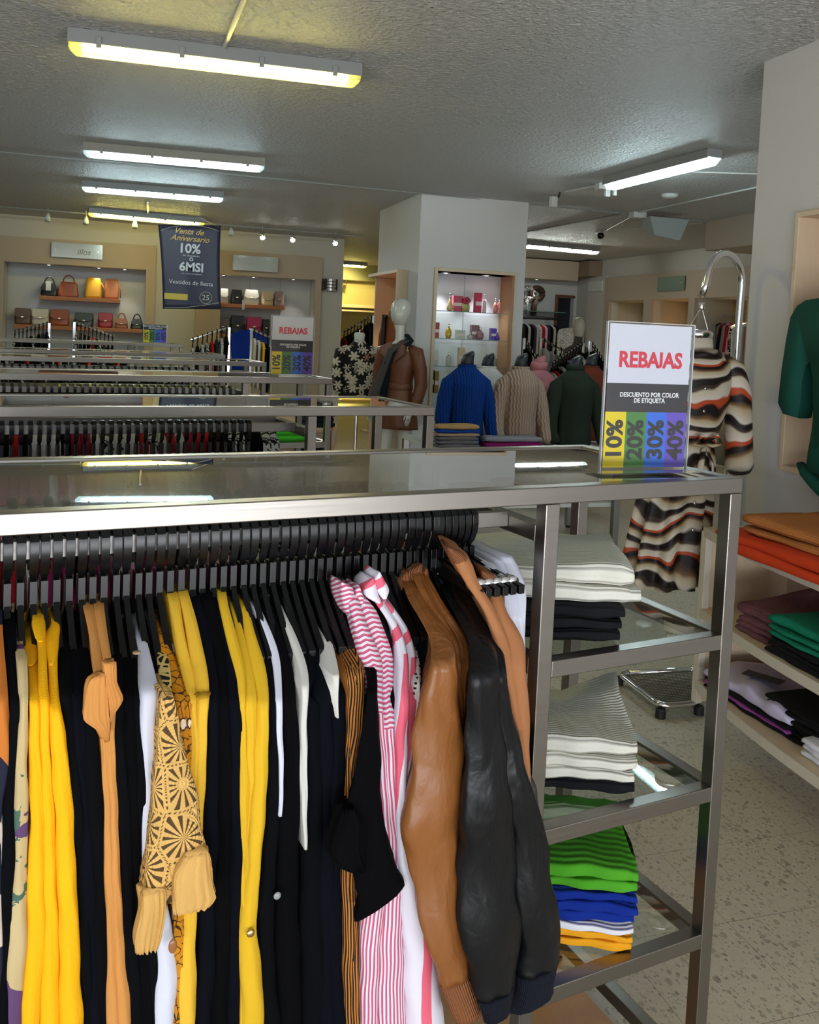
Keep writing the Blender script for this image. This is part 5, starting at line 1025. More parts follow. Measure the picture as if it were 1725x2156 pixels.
def perf(kind, xa, xb, yt, zi, col, label, y=7.80):
    z = SHZ[zi]+.001; a, b = onB(xa, 650, 1, y).x, onB(xb, 650, 1, y).x; cx, w_ = mid(a, b), b-a; py_ = {0: 652, 1: 712, 2: 770, 3: 830}[zi]; h = (py_-yt)/1903*8.15; m_ = glassy('perfume_%d_%d_%d' % col, col)
    if kind == 'box':
        t_ = thing('perfume_box', label, 'perfume box', (cx, y, z), 'B', 'perfume boxes in the cabinet'); part('carton', MB().box((a, y-.02, z), (b, y+.03, z+h)), m_, t_, bevel=.001)
        part('print_band', MB().box((a+.004, y-.0215, z+h*.35), (b-.004, y-.02, z+h*.55)), plain('print_pale', srgb(226, 210, 200), .5), t_); return
    t_ = thing('perfume_bottle', label, 'perfume bottle', (cx, y, z), 'B', 'perfume bottles in the cabinet'); hb = h*.72; r = w_/2
    P = {'tear': [(r*.7, 0), (r, hb*.18), (r*.9, hb*.4), (r*.4, hb*.75), (r*.22, hb)], 'round': [(r*.7, 0), (r, hb*.3), (r*.95, hb*.7), (r*.35, hb)], 'tall': [(r*.85, 0), (r*.9, hb*.05), (r*.9, hb*.93), (r*.5, hb)], 'flow': [(r*.8, 0), (r*.85, hb*.6), (r*.3, hb)]}[kind]
    part('flacon', MB().lathe((cx, y-.03, z), [(0, 0)]+P, 20, 1, .7), m_, t_, smooth=True); part('stopper', MB().lathe((cx, y-.03, z+hb), [(r*.22, 0), (r*.3, h*.08), (r*.26, h*.22), (0, h*.27)], 14), CHROME, t_, smooth=True)
    if kind == 'flow':
        for k in range(5): a_ = 2*PI*k/5; b_ = MB(); b_.ball((cx+r*.5*cos(a_), y-.045, z+hb+h*.06+r*.4*sin(a_)), r*.42, 1, .5, 1, 8); part('petal', b_, glassy('petal_red', (160, 16, 50)), t_, smooth=True)
for a_ in (('tear', 938, 952, 614, 0, (206, 176, 120), 'gold teardrop perfume bottle on the top cabinet shelf'), ('box', 953, 973, 619, 0, (196, 80, 100), 'pink perfume box beside the flower bottle on the top cabinet shelf'), ('flow', 969, 988, 622, 0, (176, 170, 110), 'perfume bottle topped with red flowers on the top cabinet shelf'), ('box', 999, 1013, 610, 0, (196, 50, 84), 'tall crimson perfume box on the top cabinet shelf'), ('tall', 1013, 1022, 613, 0, (214, 190, 196), 'slim pale bottle beside the tall crimson box on the top shelf'), ('round', 1036, 1045, 619, 0, (216, 130, 120), 'rose bottle, left of the rightmost pair on the top shelf'), ('tall', 1044, 1053, 620, 0, (220, 140, 130), 'slim rose bottle, rightmost on the top cabinet shelf'),
           ('box', 916, 926, 679, 1, (168, 52, 34), 'red brown perfume box, leftmost on the second cabinet shelf'), ('round', 938, 951, 680, 1, (206, 168, 50), 'amber round bottle on the second cabinet shelf'), ('box', 963, 981, 693, 1, (196, 200, 184), 'pale square perfume box on the second cabinet shelf'), ('round', 984, 996, 698, 1, (190, 190, 186), 'small silver bottle on the second cabinet shelf'), ('box', 994, 1010, 681, 1, (140, 98, 104), 'mauve perfume box on the second cabinet shelf'), ('round', 1003, 1019, 684, 1, (150, 112, 120), 'mauve rounded bottle on the second cabinet shelf'), ('box', 1035, 1047, 686, 1, (96, 70, 170), 'violet perfume box on the second cabinet shelf'), ('tear', 1043, 1053, 690, 1, (70, 46, 140), 'violet teardrop bottle on the second cabinet shelf'),
           ('box', 914, 926, 737, 2, (200, 202, 190), 'white tall perfume box, leftmost on the third cabinet shelf'), ('tall', 941, 953, 740, 2, (190, 194, 190), 'clear square bottle on the third cabinet shelf'), ('box', 970, 983, 730, 2, (206, 186, 150), 'cream and gold perfume box on the third cabinet shelf'), ('round', 992, 1001, 733, 2, (190, 150, 70), 'small gold bottle behind the mannequin neck on the third shelf'), ('box', 1031, 1041, 743, 2, (150, 26, 50), 'dark red perfume box on the third cabinet shelf'), ('tall', 1040, 1050, 744, 2, (120, 126, 120), 'grey bottle, rightmost on the third cabinet shelf'),
           ('box', 912, 920, 783, 3, (24, 22, 20), 'black perfume box low in the cabinet'), ('box', 921, 930, 785, 3, (150, 126, 60), 'olive gold perfume box low in the cabinet')): perf(*a_)

# ------------------------------------------------------------------ display table with busts
TX0, TX1, TY0, TY1, TZ = 2.08, 3.60, 6.05, 6.85, .775
t = thing('display_table', 'white topped steel display table carrying the sweater busts', 'table', (mid(TX0, TX1), mid(TY0, TY1), 0))
part('table_top', MB().box((TX0, TY0, TZ-.03), (TX1, TY1, TZ)), WHP, t, bevel=.004); part('lower_shelf', MB().box((TX0+.05, TY0+.05, .32), (TX1-.05, TY1-.05, .35)), WHP, t, bevel=.004)
for x in (TX0, TX1-.05):
    for y in (TY0, TY1-.05): part('leg', MB().box((x, y, .02), (x+.05, y+.05, TZ-.03)), STEEL, t, bevel=.003); part('foot', MB().cyl((x+.025, y+.025), .022, 0, .02, 12), BLKM, t)
stack(2.35, 2.70, 6.12, 6.5, .351, [('brown', .05, 'brown garment'), ('pink', .05, 'pale pink garment')], 'on the lower shelf of the display table', 'clothes under the display table', 'B', name='folded_garment')
stack(2.72, 3.25, 6.12, 6.5, .351, [('pink', .04, 'dusty pink garment, lower'), ('brown', .05, 'dark brown garment, middle'), ('red', .05, 'red garment, topmost')], 'on the right of the lower table shelf', 'clothes under the display table', 'B', name='folded_garment')
def cable(name, col, per):
    n = N(name); o = n.co(); p = n.xyz(o); h = n.ma('SINE', n.ma('ADD', n.ma('MULTIPLY', p[0], 2*PI/per), n.ma('MULTIPLY', n.ma('SINE', n.ma('MULTIPLY', p[2], 110)), .8))); n.bump(h, .6, .006)
    n.fin(n.mix(n.ma('MULTIPLY_ADD', h, .5, .5), tuple(x*.72 for x in col), col), .95, 0, .2); MATS[name] = n.m; return n.m
KN = dict(blue=cable('cobalt_cable_knit', srgb(0, 50, 122), .02), beige=cable('oatmeal_knit', srgb(164, 140, 124), .022), green=fabric('forest_knit', srgb(30, 38, 28), 160, .6, .9, .2), white=fabric('white_bust_knit', srgb(196, 192, 188), 160, .5, .9, .08), pink=fabric('pink_bust_knit', srgb(176, 110, 116), 160, .5, .9, .1), rust=fabric('rust_bust_knit', srgb(96, 38, 20), 160, .5, .9, .15))
def bust(px, pneck, y, z0, kn, label, W=.205, hs=1.0, turtle=0, neckc=None, rz=0, hz=None):
    nk = onB(px, pneck, 1, y); x, zn = nk.x, nk.z; neckc = neckc or plain('bust_neck', srgb(24, 30, 38), .45)
    t_ = thing('sweater_bust', label, 'mannequin', (x, y, z0), 'B', 'sweater busts on the display table'); H = zn-z0; zs = zn-.085*hs
    prof = [(z0, W*.80, .13), (z0+H*.06, W*.84, .135), (z0+H*.3, W*.80, .125), (z0+H*.55, W*.84, .13), (z0+H*.68, W*.88, .13), (zs-.10, W*.90, .115), (zs-.055, W*.76, .10), (zs-.022, W*.54, .082), (zs-.004, W*.40, .07), (zs+.006, .066, .06)]
    bigp = []
    for a_, b_ in zip(prof, prof[1:]):
        for k in range(3): bigp.append(tuple(lerp(p, q, k/3) for p, q in zip(a_, b_))+(0, 0, max(0, 1-(a_[0]-z0)/H*1.6)))
    bigp.append(prof[-1]+(0, 0, 0))
    part('sweater', MB().loft(rings(x, y, bigp, 40, .05, px)), kn, t_, smooth=True)
    for sx in (-1, 1):
        sl = MB(); sl.tube([(x+sx*W*.45, y, zs-.075), (x+sx*W*.80, y, zs-.13), (x+sx*W*1.0, y-.01, zs-.24), (x+sx*W*1.14, y-.03, zs-.36), (x+sx*W*1.2, y-.07, zs-.48), (x+sx*W*1.12, y-.11, z0+.045), (x+sx*W*1.08, y-.12, z0+.025)], [.05, .066, .062, .056, .05, .044, .034], 18); part('sleeve', sl, kn, t_, smooth=True)
    cr = MB(); cr.lathe((x, y, zs), [(.070, -.008), (.072, .01+turtle*.5), (.064, .016+turtle), (.056, .012+turtle)], 24, 1, .92); part('collar', cr, kn, t_, smooth=True)
    nkm = MB(); rg = rings(x, y, [(zs, .056, .052, 0, 0, 0), (zn-.045, .046, .048, 0, 0, 0), (zn-.01, .048, .05, .004, 0, 0), (zn+.012, .038, .042, .006, 0, 0)], 24)
    rg = [[(a_, b_, c_+(a_-x)*.5*(1 if i > 1 else 0)) for a_, b_, c_ in r_] for i, r_ in enumerate(rg)]; nkm.loft(rg); part('neck', nkm, neckc, t_, smooth=True); return t_
bust(1028, 752, 6.68, TZ, KN['white'], 'white sweater bust behind the blue one', .17); bust(1136, 757, 6.66, TZ, KN['pink'], 'pink turtleneck bust behind the oatmeal one', .17, 1, .05, KN['pink']); bust(1246, 752, 6.66, TZ, KN['rust'], 'rust sweater bust behind the forest green one', .18)
bust(985, 748, 6.32, TZ, KN['blue'], 'cobalt blue cable sweater bust, left of the front three', .165); bust(1098, 752, 6.32, TZ, KN['beige'], 'oatmeal ribbed sweater bust, middle of the front three', .165); bust(1213, 757, 6.32, TZ, KN['green'], 'forest green turtleneck bust, right of the front three', .18, 1, .03)
x0, x1 = onB(920, 930, 1, 6.07).x, onB(1008, 930, 1, 6.07).x
stack(x0, x1, 6.055, 6.16, TZ, [('grey', .028, 'grey sweater, lowest of the table pile'), ('grey', .028, 'grey sweater, second of the table pile'), ('grey', .026, 'grey sweater, third of the table pile'), ('beige', .026, 'mushroom sweater of the table pile'), ('rblue', .024, 'bright blue sweater of the table pile'), ('camel', .036, 'camel sweater crowning the table pile')], 'before the blue bust', 'sweaters in the pile before the blue bust', 'B', jit=.003)
x0, x1 = onB(1022, 930, 1, 6.07).x, onB(1140, 930, 1, 6.07).x
stack(x0, x1, 6.055, 6.17, TZ, [('magenta', .045, 'dark magenta sweater'), ('lgrey', .04, 'light grey melange sweater on top')], 'before the oatmeal bust', 'sweaters before the oatmeal bust', 'B', jit=.003)

# ------------------------------------------------------------------ full mannequin with belted coat
MW = plain('gloss_white_mannequin', srgb(206, 206, 198), .18, 0, .6)
MX, MY = 2.20, 7.42
t = thing('mannequin', 'glossy white faceless mannequin in a belted brown leather coat', 'mannequin', (MX, MY, 0))
sk = [(0, 0, .98, .12, .09), (0, 0, 1.12, .105, .08), (0, 0, 1.30, .12, .08), (0, 0, 1.42, .12, .075), (0, 0, 1.50, .045, .045), (-.01, -.01, 1.60, .042, .045)]
vs, ed, rad = [], [], []
def jv(p, r, par=None):
    vs.append(p); rad.append(r if isinstance(r, tuple) else (r, r)); i = len(vs)-1
    if par is not None: ed.append((par, i))
    return i
o0 = jv((0, 0, .98), (.115, .085)); o1 = jv((0, 0, 1.12), (.10, .075), o0); o2 = jv((0, 0, 1.30), (.12, .08), o1); o3 = jv((0, 0, 1.42), (.10, .07), o2); o4 = jv((0, -.005, 1.50), .043, o3); o5 = jv((-.005, -.012, 1.69), .042, o4)
for sx in (-1, 1):
    h = jv((sx*.085, 0, .90), .082, o0); k_ = jv((sx*.095-.01, -.03 if sx < 0 else 0, .50), .052, h); c_ = jv((sx*.10, -.01, .34), .054, k_); a_ = jv((sx*.10, .0, .10), .030, c_); f_ = jv((sx*.11, -.09, .035), .032, a_); jv((sx*.115, -.15, .022), .020, f_)
    s_ = jv((sx*.165, 0, 1.42), .052, o3); e_ = jv((sx*.20, .03, 1.16), .040, s_); w_ = jv((sx*.19 if sx > 0 else -.22, -.06, .97), .026, e_); jv((sx*.18 if sx > 0 else -.22, -.085, .91), .030, w_)
me = bpy.data.meshes.new('body'); me.from_pydata([(a+0, b, c) for a, b, c in vs], ed, []); bo = bpy.data.objects.new('body', me); C.objects.link(bo); bo.parent = t; me.materials.append(MW); ORG[bo.name] = ORG[t.name]
sm = bo.modifiers.new('skin', 'SKIN'); sm.use_smooth_shade = True
for i, r_ in enumerate(rad): me.skin_vertices[0].data[i].radius = r_
me.skin_vertices[0].data[0].use_root = True
bo.modifiers.new('subd', 'SUBSURF').render_levels = 2
hd = MB(); hr = [(1.60, .040, .045, 0, -.012), (1.63, .05, .058, -.002, -.02), (1.66, .062, .078, -.004, -.024), (1.70, .074, .092, 0, -.016), (1.75, .080, .100, 0, -.006), (1.80, .078, .098, 0, 0), (1.84, .062, .082, 0, .006), (1.865, .036, .05, 0, .01), (1.872, .008, .01, 0, .01)]
rg = []
for z, rx, ry, ox, oy in hr:
    ring = []
    for k in range(28):
        a = 2*PI*k/28; fx_ = max(0, -sin(a))**6*(.010 if 1.68 < z < 1.73 else 0); ring.append((MX-.005+rx*cos(a)+ox, MY+ry*sin(a)+oy-fx_, z))
    rg.append(ring)
hd.loft(rg); R_ = Matrix.Rotation(.15, 3, 'Z'); pv = Vector((MX, MY, 0)); hd.v = [R_@(v-pv)+pv for v in hd.v]; hd.v = [Vector((v.x, v.y, 1.872-(1.872-v.z)*.86)) for v in hd.v]; hd.v = [Vector((MX+(v.x-MX)*1.08, v.y, v.z)) for v in hd.v]; part('head', hd, MW, t, smooth=True, subd=1)
for sx, hx, hy, hz in ((1, .18, -.085, .91), (-1, -.22, -.085, .91)):
    hm_ = MB(); hm_.loft([[(MX+hx+.018*cos(a), MY+hy-.004+.032*sin(a)-.012*k, hz-.028*k) for a in [2*PI*j/12 for j in range(12)]] for k in range(3)])
    for k in range(4): yy = MY+hy-.028-.012*k+.033-.006*k; L_ = (.055, .062, .058, .045)[k]; hm_.tube([(MX+hx, MY+hy+.004-.017*k+.005, hz-.05), (MX+hx-.006*sx, MY+hy-.004-.017*k, hz-.05-L_*.5), (MX+hx-.016*sx, MY+hy+.0-.017*k, hz-.05-L_)], [.0085, .0075, .006], 8)
    hm_.tube([(MX+hx-.008*sx, MY+hy-.03, hz-.01), (MX+hx-.022*sx, MY+hy-.05, hz-.035), (MX+hx-.026*sx, MY+hy-.052, hz-.06)], [.009, .008, .006], 8); part('hand', hm_, MW, t, smooth=True)
CO = fabric('brown_leather_coat', srgb(108, 62, 38), 1, .3, .45, .08, 'crush'); CO2 = fabric('rust_coat', srgb(140, 74, 34), 400, .2, .8, .08)
prof = [(.76, .185, .14, .01, 0, 1), (.85, .18, .135, .005, 0, .8), (.95, .165, .125, 0, 0, .5), (1.08, .13, .10, 0, 0, .2), (1.13, .122, .095, 0, 0, 0), (1.18, .13, .10, 0, 0, 0), (1.30, .155, .11, 0, 0, 0), (1.40, .165, .10, 0, 0, 0), (1.455, .13, .085, 0, 0, 0), (1.485, .07, .065, 0, 0, 0)]
bigp = [tuple(lerp(p, q, k/3) for p, q in zip(a_, b_)) for a_, b_ in zip(prof, prof[1:]) for k in range(3)]+[prof[-1]]
part('coat', MB().loft(rings(MX, MY, bigp, 44, .05)), CO, t, smooth=True)
part('coat_belt', MB().loft(rings(MX, MY, [(1.095, .129, .103, 0, 0, 0), (1.10, .133, .106, 0, 0, 0), (1.145, .131, .104, 0, 0, 0), (1.15, .126, .1, 0, 0, 0)], 36)), CO, t, smooth=True)
for sx in (-1, 1):
    sl = MB(); xe = .22 if sx > 0 else -.235
    sl.tube([(MX+sx*.10, MY, 1.43), (MX+sx*.165, MY, 1.415), (MX+sx*.205, MY+.01, 1.28), (MX+sx*.215, MY+.02, 1.14), (MX+xe*.98, MY-.03, 1.03), (MX+xe*.93, MY-.065, .95)], [.055, .066, .058, .055, .05, .05], 18); part('coat_sleeve', sl, CO, t, smooth=True)
lp_ = MB()
for sx in (-1, 1): p4 = [(MX+sx*.03, MY-.075, 1.50), (MX+sx*.11, MY-.085, 1.475), (MX+sx*.12, MY-.115, 1.40), (MX+sx*.01, MY-.118, 1.32)]; lb = MB(); lb.loft([p4, [(a, b-.010, c) for a, b, c in p4]]); part('coat_lapel', lb, CO, t, bevel=.004)
SCF = fabric('grey_scarf', srgb(74, 68, 66), 400, .3, .9, .12); TL = fabric('dark_teal_scarf', srgb(14, 30, 36), 400, .3, .9, .12)
sc = MB(); sc.tube([(MX+.07, MY+.04, 1.53), (MX+.06, MY-.06, 1.50), (MX-.02, MY-.12, 1.42), (MX-.07, MY-.15, 1.25), (MX-.12, MY-.17, 1.08), (MX-.17, MY-.17, .93)], [.03, .04, .04, .05, .06, .065], 12, flat=.35); part('scarf', sc, SCF, t, smooth=True)
sc = MB(); sc.tube([(MX-.05, MY+.04, 1.54), (MX+.02, MY+.075, 1.56), (MX+.09, MY+.02, 1.53), (MX+.08, MY-.06, 1.46), (MX-.03, MY-.135, 1.32), (MX-.06, MY-.15, .94)], [.03, .035, .035, .035, .03, .035], 12, flat=.4); part('scarf', sc, TL, t, smooth=True)
t.rotation_euler = (0, 0, -.85)
# coat hanging in the wooden recess of the pillar
t = thing('hanging_coat', 'long rust orange coat with black lining hanging in the pillar recess', 'coat', (2.40, 8.25, 1.0)); X0, Y0 = 2.36, 8.25
cp = [(.70, .10, .22), (1.0, .10, .20), (1.3, .09, .19), (1.55, .085, .20), (1.68, .07, .17), (1.74, .04, .09), (1.78, .03, .05)]
part('body', MB().loft([[(X0+rx*cos(a)*(1+.08*sin(5*a)), Y0+ry*sin(a), z) for a in [2*PI*k/30 for k in range(30)]] for z, rx, ry in [tuple(lerp(p, q, k/3) for p, q in zip(a_, b_)) for a_, b_ in zip(cp, cp[1:]) for k in range(3)]+[cp[-1]]]), CO2, t, smooth=True)
part('lining', MB().loft([[(X0-.10+.0*s_, Y0-.02-w_*.5, z), (X0-.115, Y0-.02, z), (X0-.10, Y0-.02+w_*.5, z), (X0-.05, Y0, z)] for z, w_, s_ in ((.75, .10, 0), (1.3, .10, 0), (1.66, .12, 0), (1.74, .04, 0))]), BLKM, t, smooth=True)
for sy in (-1, 1): sl = MB(); sl.tube([(X0, Y0+sy*.14, 1.68), (X0-.01, Y0+sy*.21, 1.55), (X0-.02, Y0+sy*.235, 1.25), (X0-.03, Y0+sy*.22, .98)], [.05, .062, .055, .05], 16); part('sleeve', sl, CO2, t, smooth=True)
hk = MB(); hk.tube([(X0+.0, Y0, 1.77), (X0+.01, Y0, 1.84), (X0+.04, Y0+.02, 1.88), (X0+.30, Y0+.04, 1.88)], .006, 8); part('hook', hk, plain('brass', (0, 0, 0)), t)

# ------------------------------------------------------------------ floral blouse bust
def f_flower(n):
    o = n.co(); cells = n.new('ShaderNodeTexVoronoi'); n.put(cells.inputs['Vector'], n.stretch(o, (1, .3, 1))); cells.inputs['Scale'].default_value = 13; sub = n.new('ShaderNodeVectorMath', operation='SUBTRACT')
    n.put(sub.inputs[0], n.stretch(o, (13, 13*.3, 13))); n.t.links.new(cells.outputs['Position'], sub.inputs[1]); sc_ = n.new('ShaderNodeVectorMath', operation='SCALE'); sc_.inputs['Scale'].default_value = 13; n.t.links.new(cells.outputs['Position'], sc_.inputs[0]); n.t.links.new(sc_.outputs[0], sub.inputs[1])
    p = n.xyz(sub.outputs[0]); ang = n.ma('ARCTAN2', p[2], p[0]); rad = n.ma('MULTIPLY_ADD', n.ma('ABSOLUTE', n.ma('COSINE', n.ma('MULTIPLY', ang, 3))), .42, .20)
    col = n.ramp(n.xyz(cells.outputs['Color'])[0], [(0, srgb(200, 188, 164)), (.5, srgb(196, 186, 166)), (.55, srgb(164, 122, 92)), (.8, srgb(200, 188, 168))], True)
    return n.mix(n.ma('LESS_THAN', cells.outputs['Distance'], rad), srgb(20, 17, 18), col)
FLW = m_print('flower_print', f_flower)
YF = 8.05; nk = onB(757, 713, 1, YF); t = thing('blouse_bust', 'white bust in a black blouse with cream flowers beside the mannequin', 'mannequin', (nk.x, YF, 0)); zb = onB(757, 845, 1, YF).z
pr = [(zb-.04, .175, .11), (zb+.2, .165, .11), (nk.z-.16, .17, .11), (nk.z-.09, .155, .10), (nk.z-.065, .09, .075), (nk.z-.03, .058, .055), (nk.z-.02, .055, .05)]
part('blouse', MB().loft(rings(nk.x, YF, [p_+(0, 0, .4) for p_ in pr], 36, .05)), FLW, t, smooth=True)
for sx in (-1, 1): sl = MB(); sl.tube([(nk.x+sx*.10, YF, nk.z-.105), (nk.x+sx*.165, YF, nk.z-.13), (nk.x+sx*.195, YF-.02, nk.z-.28), (nk.x+sx*.185, YF-.05, nk.z-.45), (nk.x+sx*.17, YF-.06, nk.z-.5)], [.05, .062, .06, .055, .045], 16); part('sleeve', sl, FLW, t, smooth=True)
part('neck', MB().lathe((nk.x, YF, nk.z-.03), [(.05, 0), (.046, .03), (.052, .07), (.04, .085), (0, .09)], 24), MW, t, smooth=True)
hk = MB(); hk.tube([(nk.x, YF, nk.z+.05), (nk.x, YF, nk.z+.08)]+[(nk.x+.03*cos(a)-.0, YF, nk.z+.105+.03*sin(a)) for a in [-PI/2+PI*1.4*k/8 for k in range(9)]], .004, 8); part('hook', hk, CHROME, t)
part('pole', MB().cyl((nk.x, YF), .016, .02, zb), CHROME, t); part('base', MB().cyl((nk.x, YF), .15, 0, .02, 28), CHROME, t, smooth=False)
# curved wood unit with jeans left of the pillar
t = thing('jeans_unit', 'low honey wood corner unit with curved shelves of folded jeans', 'shelf unit', (1.75, 8.6, 0)); 
for z in (.30, .62): mb = MB(); mb.prism([(1.5+.5*cos(a)*1.0, 8.9-.45*sin(a)) for a in [PI*k/16 for k in range(17)]]+[(1.0, 9.1), (2.0, 9.1)], 2, z-.03, z); part('shelf', mb, MAPLE, t, bevel=.002)
part('side_panel', MB().box((1.0, 8.95, 0), (1.03, 9.1, .9)), MAPLE, t); part('side_panel', MB().box((1.97, 8.95, 0), (2.0, 9.1, .9)), MAPLE, t); part('back_board', MB().box((1.03, 9.08, 0), (1.97, 9.1, .9)), MAPLE, t)
stack(1.62, 1.92, 8.62, 8.9, .621, [('denim', .05, 'dark denim jeans, %s of the upper pile' % k) for k in ('lowest', 'second', 'third', 'topmost')], 'on the low corner unit', 'jeans on the corner unit', 'B', name='folded_jeans', cat='jeans')
stack(1.60, 1.90, 8.62, 8.9, .301, [('denim', .05, 'dark denim jeans, %s of the lower pile' % k) for k in ('lowest', 'topmost')], 'on the low corner unit', 'jeans on the corner unit', 'B', name='folded_jeans', cat='jeans')

# ------------------------------------------------------------------ slanted chrome waterfall racks and clothes behind
def waterfall(p0, p1, y, n_, mats, label, L=.55, post=True, y1=None, hang=True, hw=.17, dense=1):
    a = onB(*p0, 1, y); b = onB(*p1, 1, y if y1 is None else y1)
    t_ = thing('waterfall_rack', label, 'clothes stand', (a.x, a.y, 0), 'B', 'slanted chrome clothes stands')
    if post:
        part('post', MB().box((a.x-.015, a.y-.015, .02), (a.x+.015, a.y+.015, a.z)), CHROME, t_, bevel=.002); part('base', MB().box((a.x-.10, a.y-.10, 0), (a.x+.10, a.y+.10, .02)), CHROME, t_, bevel=.004)
    ar = MB(); ar.tube([a, b], .013, 8); part('arm', ar, CHROME, t_)
    for k in range(n_):
        q = a.lerp(b, (k+.6)/n_); m_ = mats[k % len(mats)]
        nm = names.get(m_.name, 'dark'); hang_cloth(q.x, q.y, m_, 'hanging_garment', nm+' garment '+label.replace('slanted chrome clothes stand', 'hanging on the stand'), 'garment', 'garments on the slanted stand '+label[28:], L=L, w_=.02, hw=hw, frame='B', rz=0, z=q.z+.01)
        if hang: o = dup(HG, (q.x, q.y, q.z+.012), 'B', 'black hanger '+label.replace('slanted chrome clothes stand', 'on the stand'), 'hangers on the slanted stand '+label[28:])
    return t_
names.update({'cobalt_cloth': 'cobalt', 'zebra': 'striped', YEL2.name: 'mustard', WHT2.name: 'ivory', 'flower_print': 'floral', 'swirl_print': 'patterned'})
COB = cl('cobalt_cloth', 10, 50, 150)
waterfall((104, 680), (28, 700), 10.95, 9, [BLK, CHA, BLK, ZEB, BLK], 'slanted chrome clothes stand below the taupe and white handbags', hw=.14)
waterfall((157, 678), (240, 709), 10.95, 10, [ZEB, CHA, BLK, BLK, RED, BLK], 'slanted chrome clothes stand below the rust and grey handbags', hw=.14)
waterfall((483, 689), (402, 716), 10.4, 8, [BLK, SPK, CHA, RED, ZEB, SPK], 'slanted chrome clothes stand left of the smaller sale sign', hw=.14)
waterfall((530, 692), (575, 713), 10.4, 5, [CRM, WHT2, YEL2, BLK], 'slanted chrome clothes stand directly left of the smaller sale sign', hw=.13)
o = hang_cloth(onB(527, 700, 1, 11.2).x, 11.2, COB, 'cobalt_jacket', 'cobalt blue jacket facing the room below the magenta handbag', 'jacket', 'jacket below the magenta bag', L=.5, w_=.05, hw=.22, frame='B', rz=PI/2, z=onB(527, 690, 1, 11.2).z+.08)
q = onB(527, 700, 1, 11.2); t = thing('garment_stand', 'slim chrome stand carrying the cobalt blue jacket', 'stand', (q.x, 11.23, 0)); part('pole', MB().cyl((q.x, 11.23), .012, .02, q.z+.05), CHROME, t); part('base', MB().cyl((q.x, 11.23), .14, 0, .02, 24), CHROME, t)
waterfall((1139, 712), (1186, 738), 9.6, 4, [WH, WH, LGY], 'slanted chrome clothes stand behind the oatmeal bust', hw=.14)
waterfall((1228, 722), (1160, 768), 9.0, 11, [BLK, SPK, BLK, RED, SPK, BLK], 'slanted chrome clothes stand behind the forest green bust', hw=.16)
waterfall((1244, 718), (1272, 762), 9.0, 6, [BLK, BLK, CHA], 'slanted chrome clothes stand left of the large sale sign', hw=.18)
waterfall((1104, 712), (1140, 770), 9.3, 7, [BLK, SPK, BLK, CHA], 'slanted chrome clothes stand right of the pillar', hw=.16)
waterfall((786, 664), (722, 700), 13.6, 9, [BLK, CHA, BLK, MAG2, BLK], 'slanted chrome clothes stand in the passage', L=.7, hw=.18)
# bar with clothes and scarves at the back right
t = thing('wall_clothes_bar', 'black wall mounted clothes bar below the scarves at the back right', 'clothes rail', (6.3, 13.1, 1.85)); part('bar', MB().tube([(5.3, 13.08, 1.885), (6.66, 13.08, 1.885)], .018, 10), BLKM, t)
for x in (5.6, 6.4): part('bracket', MB().box((x-.01, 13.08, 1.875), (x+.01, 13.4, 1.90)), BLKM, t)
for k in range(13):
    m_ = [CHA, BLK2, LGY, BLK, fabric('plum_cloth', srgb(52, 36, 66)), LGY, SPK, MAG2, LROS][k % 9]; hang_cloth(5.82+.048*k, 13.08, m_, 'hanging_garment', 'garment on the back wall bar, '+names.get(m_.name, 'plum'), 'garment', 'garments on the back wall bar', L=.75, w_=.03, hw=.17, frame='B', z=1.89)
o = hang_cloth(6.62, 12.95, SPK, 'floral_jacket', 'dark floral jacket facing forward at the end of the back wall bar', 'jacket', 'floral jacket at the end of the bar', L=.76, w_=.10, hw=.22, frame='B', rz=PI/2, z=1.86)
t = thing('glass_wall_shelf', 'thin glass shelf above the clothes bar at the back right', 'shelf', (6.3, 13.3, 2.0)); part('pane', MB().box((5.5, 13.12, 1.99), (6.62, 13.4, 2.0)), GED, t)
for px, l_ in ((1112, 'black and white scarf knotted on the back right wall, left one'), (1131, 'brown patterned scarf knotted on the back right wall, right one')):
    q = onB(px, 618, 1, 13.3); t = thing('hanging_scarf', l_, 'scarf', (q.x, 13.3, q.z-.25)); m_ = ZEB if px < 1120 else m_print('leopard', lambda n: n.mix(n.ma('LESS_THAN', n.vor(n.co(), 40), .35), srgb(70, 54, 40), srgb(18, 14, 14)))
    lp2 = MB(); lp2.tube([(q.x+.10*cos(a), 13.3, q.z+.09*sin(a)) for a in [2*PI*k/16 for k in range(17)]], .045, 10); part('loop', lp2, m_, t, smooth=True)
    tl = MB(); tl.tube([(q.x-.02, 13.29, q.z-.08), (q.x-.05, 13.28, q.z-.22), (q.x-.05, 13.28, q.z-.36)], [.05, .06, .055], 10, flat=.5); part('tail', tl, m_, t, smooth=True)
t = thing('air_outlet', 'pale square wall outlet cover on the far cream column', 'wall fitting', (6.88, 12.5, 2.4)); part('cover', MB().box((6.875, 12.46, 2.34), (6.899, 12.9, 2.50)), WHP, t, bevel=.003)
q = onB(1219, 690, 1, 9.3); t = thing('head_mannequin', 'cream mannequin head and shoulders in a glittering top, right of the pillar', 'mannequin', (q.x, 9.3, 0))
part('head', MB().lathe((q.x, 9.3, q.z), [(.03, -.12), (.055, -.09), (.068, -.03), (.072, .03), (.058, .09), (.03, .115), (0, .12)], 24, .95, 1.1), CRMF, t, smooth=True)
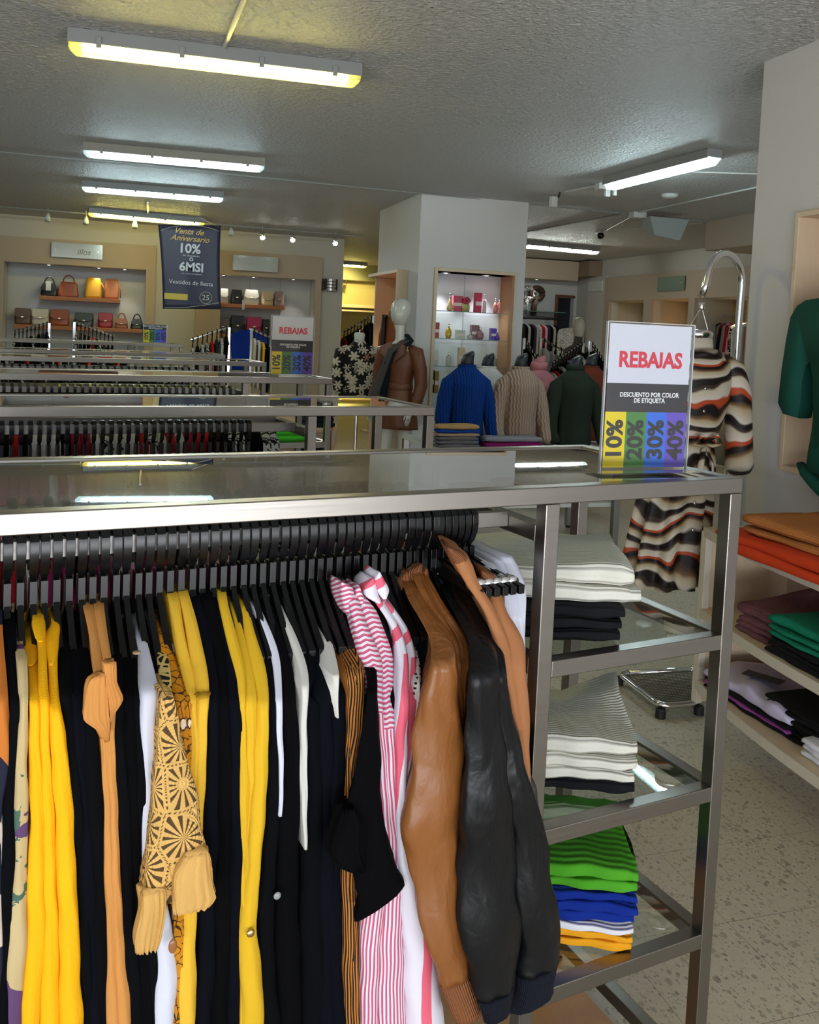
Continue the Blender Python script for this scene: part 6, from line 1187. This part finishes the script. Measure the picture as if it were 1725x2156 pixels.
hb = MB(); hb.loft(rings(q.x, 9.3, [(.55, .15, .1, 0, 0, 0), (q.z-.6, .15, .10, 0, 0, 0), (q.z-.35, .19, .11, 0, 0, 0), (q.z-.25, .17, .09, 0, 0, 0), (q.z-.19, .06, .055, 0, 0, 0), (q.z-.09, .045, .048, 0, 0, 0)])); hb2 = N('glitter_cloth'); o_ = hb2.co(); hb2.fin(hb2.mix(hb2.vor(o_, 160), srgb(150, 144, 130), srgb(50, 46, 42)), .25, .6); part('glitter_top', hb, hb2.m, t, smooth=True)
part('neck', MB().cyl((q.x, 9.3), .044, q.z-.2, q.z-.09, 20), CRMF, t, smooth=True); part('pole', MB().cyl((q.x, 9.3), .015, .02, .56), CHROME, t); part('base', MB().cyl((q.x, 9.3), .16, 0, .02, 24), CHROME, t)
# clothes in the niches of the far right wall
for (y0, y1, n_, ms, nm, z_) in ((12.48, 12.84, 6, [MAG2, CHA, BLK2], 'narrow far niche', 1.95), (11.30, 11.72, 7, [BLK, SPK, BLK], 'far niche by the amber wall', 1.98), (10.22, 10.5, 3, [CAM1, BLK], 'middle niche of the right room', 1.98), (9.04, 10.0, 15, [BLK, MAG2, LROS, RED, LGY, CHA, CRM, WH, FLW], 'near niche of the right room', 1.98)):
    t = thing('niche_rail', 'clothes rail in the '+nm, 'clothes rail', (7.28, y0, z_)); part('bar', MB().tube([(7.28, y0-.0, z_), (7.28, y1, z_)], .012, 8), CHROME, t)
    for k in range(n_):
        m_ = ms[k % len(ms)]; hang_cloth(7.28, lerp(y0+.03, y1-.03, k/max(1, n_-1)), m_, 'hanging_garment', names.get(m_.name, 'patterned')+' garment in the '+nm, 'garment', 'garments in the '+nm, L=.75, w_=.035, hw=.18, frame='B', rz=PI/2, z=z_+.005)
t = thing('glass_plaque', 'green glass plaque on the beige wall above the right room niches', 'sign', (6.89, 10.3, 2.28)); part('panel', MB().box((6.88, 10.29, 2.285), (6.89, 10.925, 2.48)), plain('green_glass', (.22, .30, .25), .1, .3), t, bevel=.002); part('standoff', MB().cyl((6.88, 10.36), .014, 2.37, 2.40), CHROME, t)
# slatwall lights and shelf in the yellow rear room
t = thing('rear_counter', 'pale yellow ledge with a thin shelf in the room beyond the passage', 'counter', (3.6, 16.9, 1.5)); part('shelf', MB().box((2.3, 16.9, 1.92), (4.9, 17.4, 1.95)), MAPLE, t)
for k in range(4): q = 3.25+.22*k; o = thing('rear_spotlight', 'small spotlight in the yellow rear room, number %s from left' % ['one', 'two', 'three', 'four'][k], 'spotlight', (q, 17.0, 2.5), 'B', 'spotlights in the rear room'); part('head', MB().tube([(q, 17.0, 2.52), (q-.03, 16.95, 2.43)], [.015, .028], 10), CHROME, o)
# small unlit things seen between the racks
USED[0] = 1
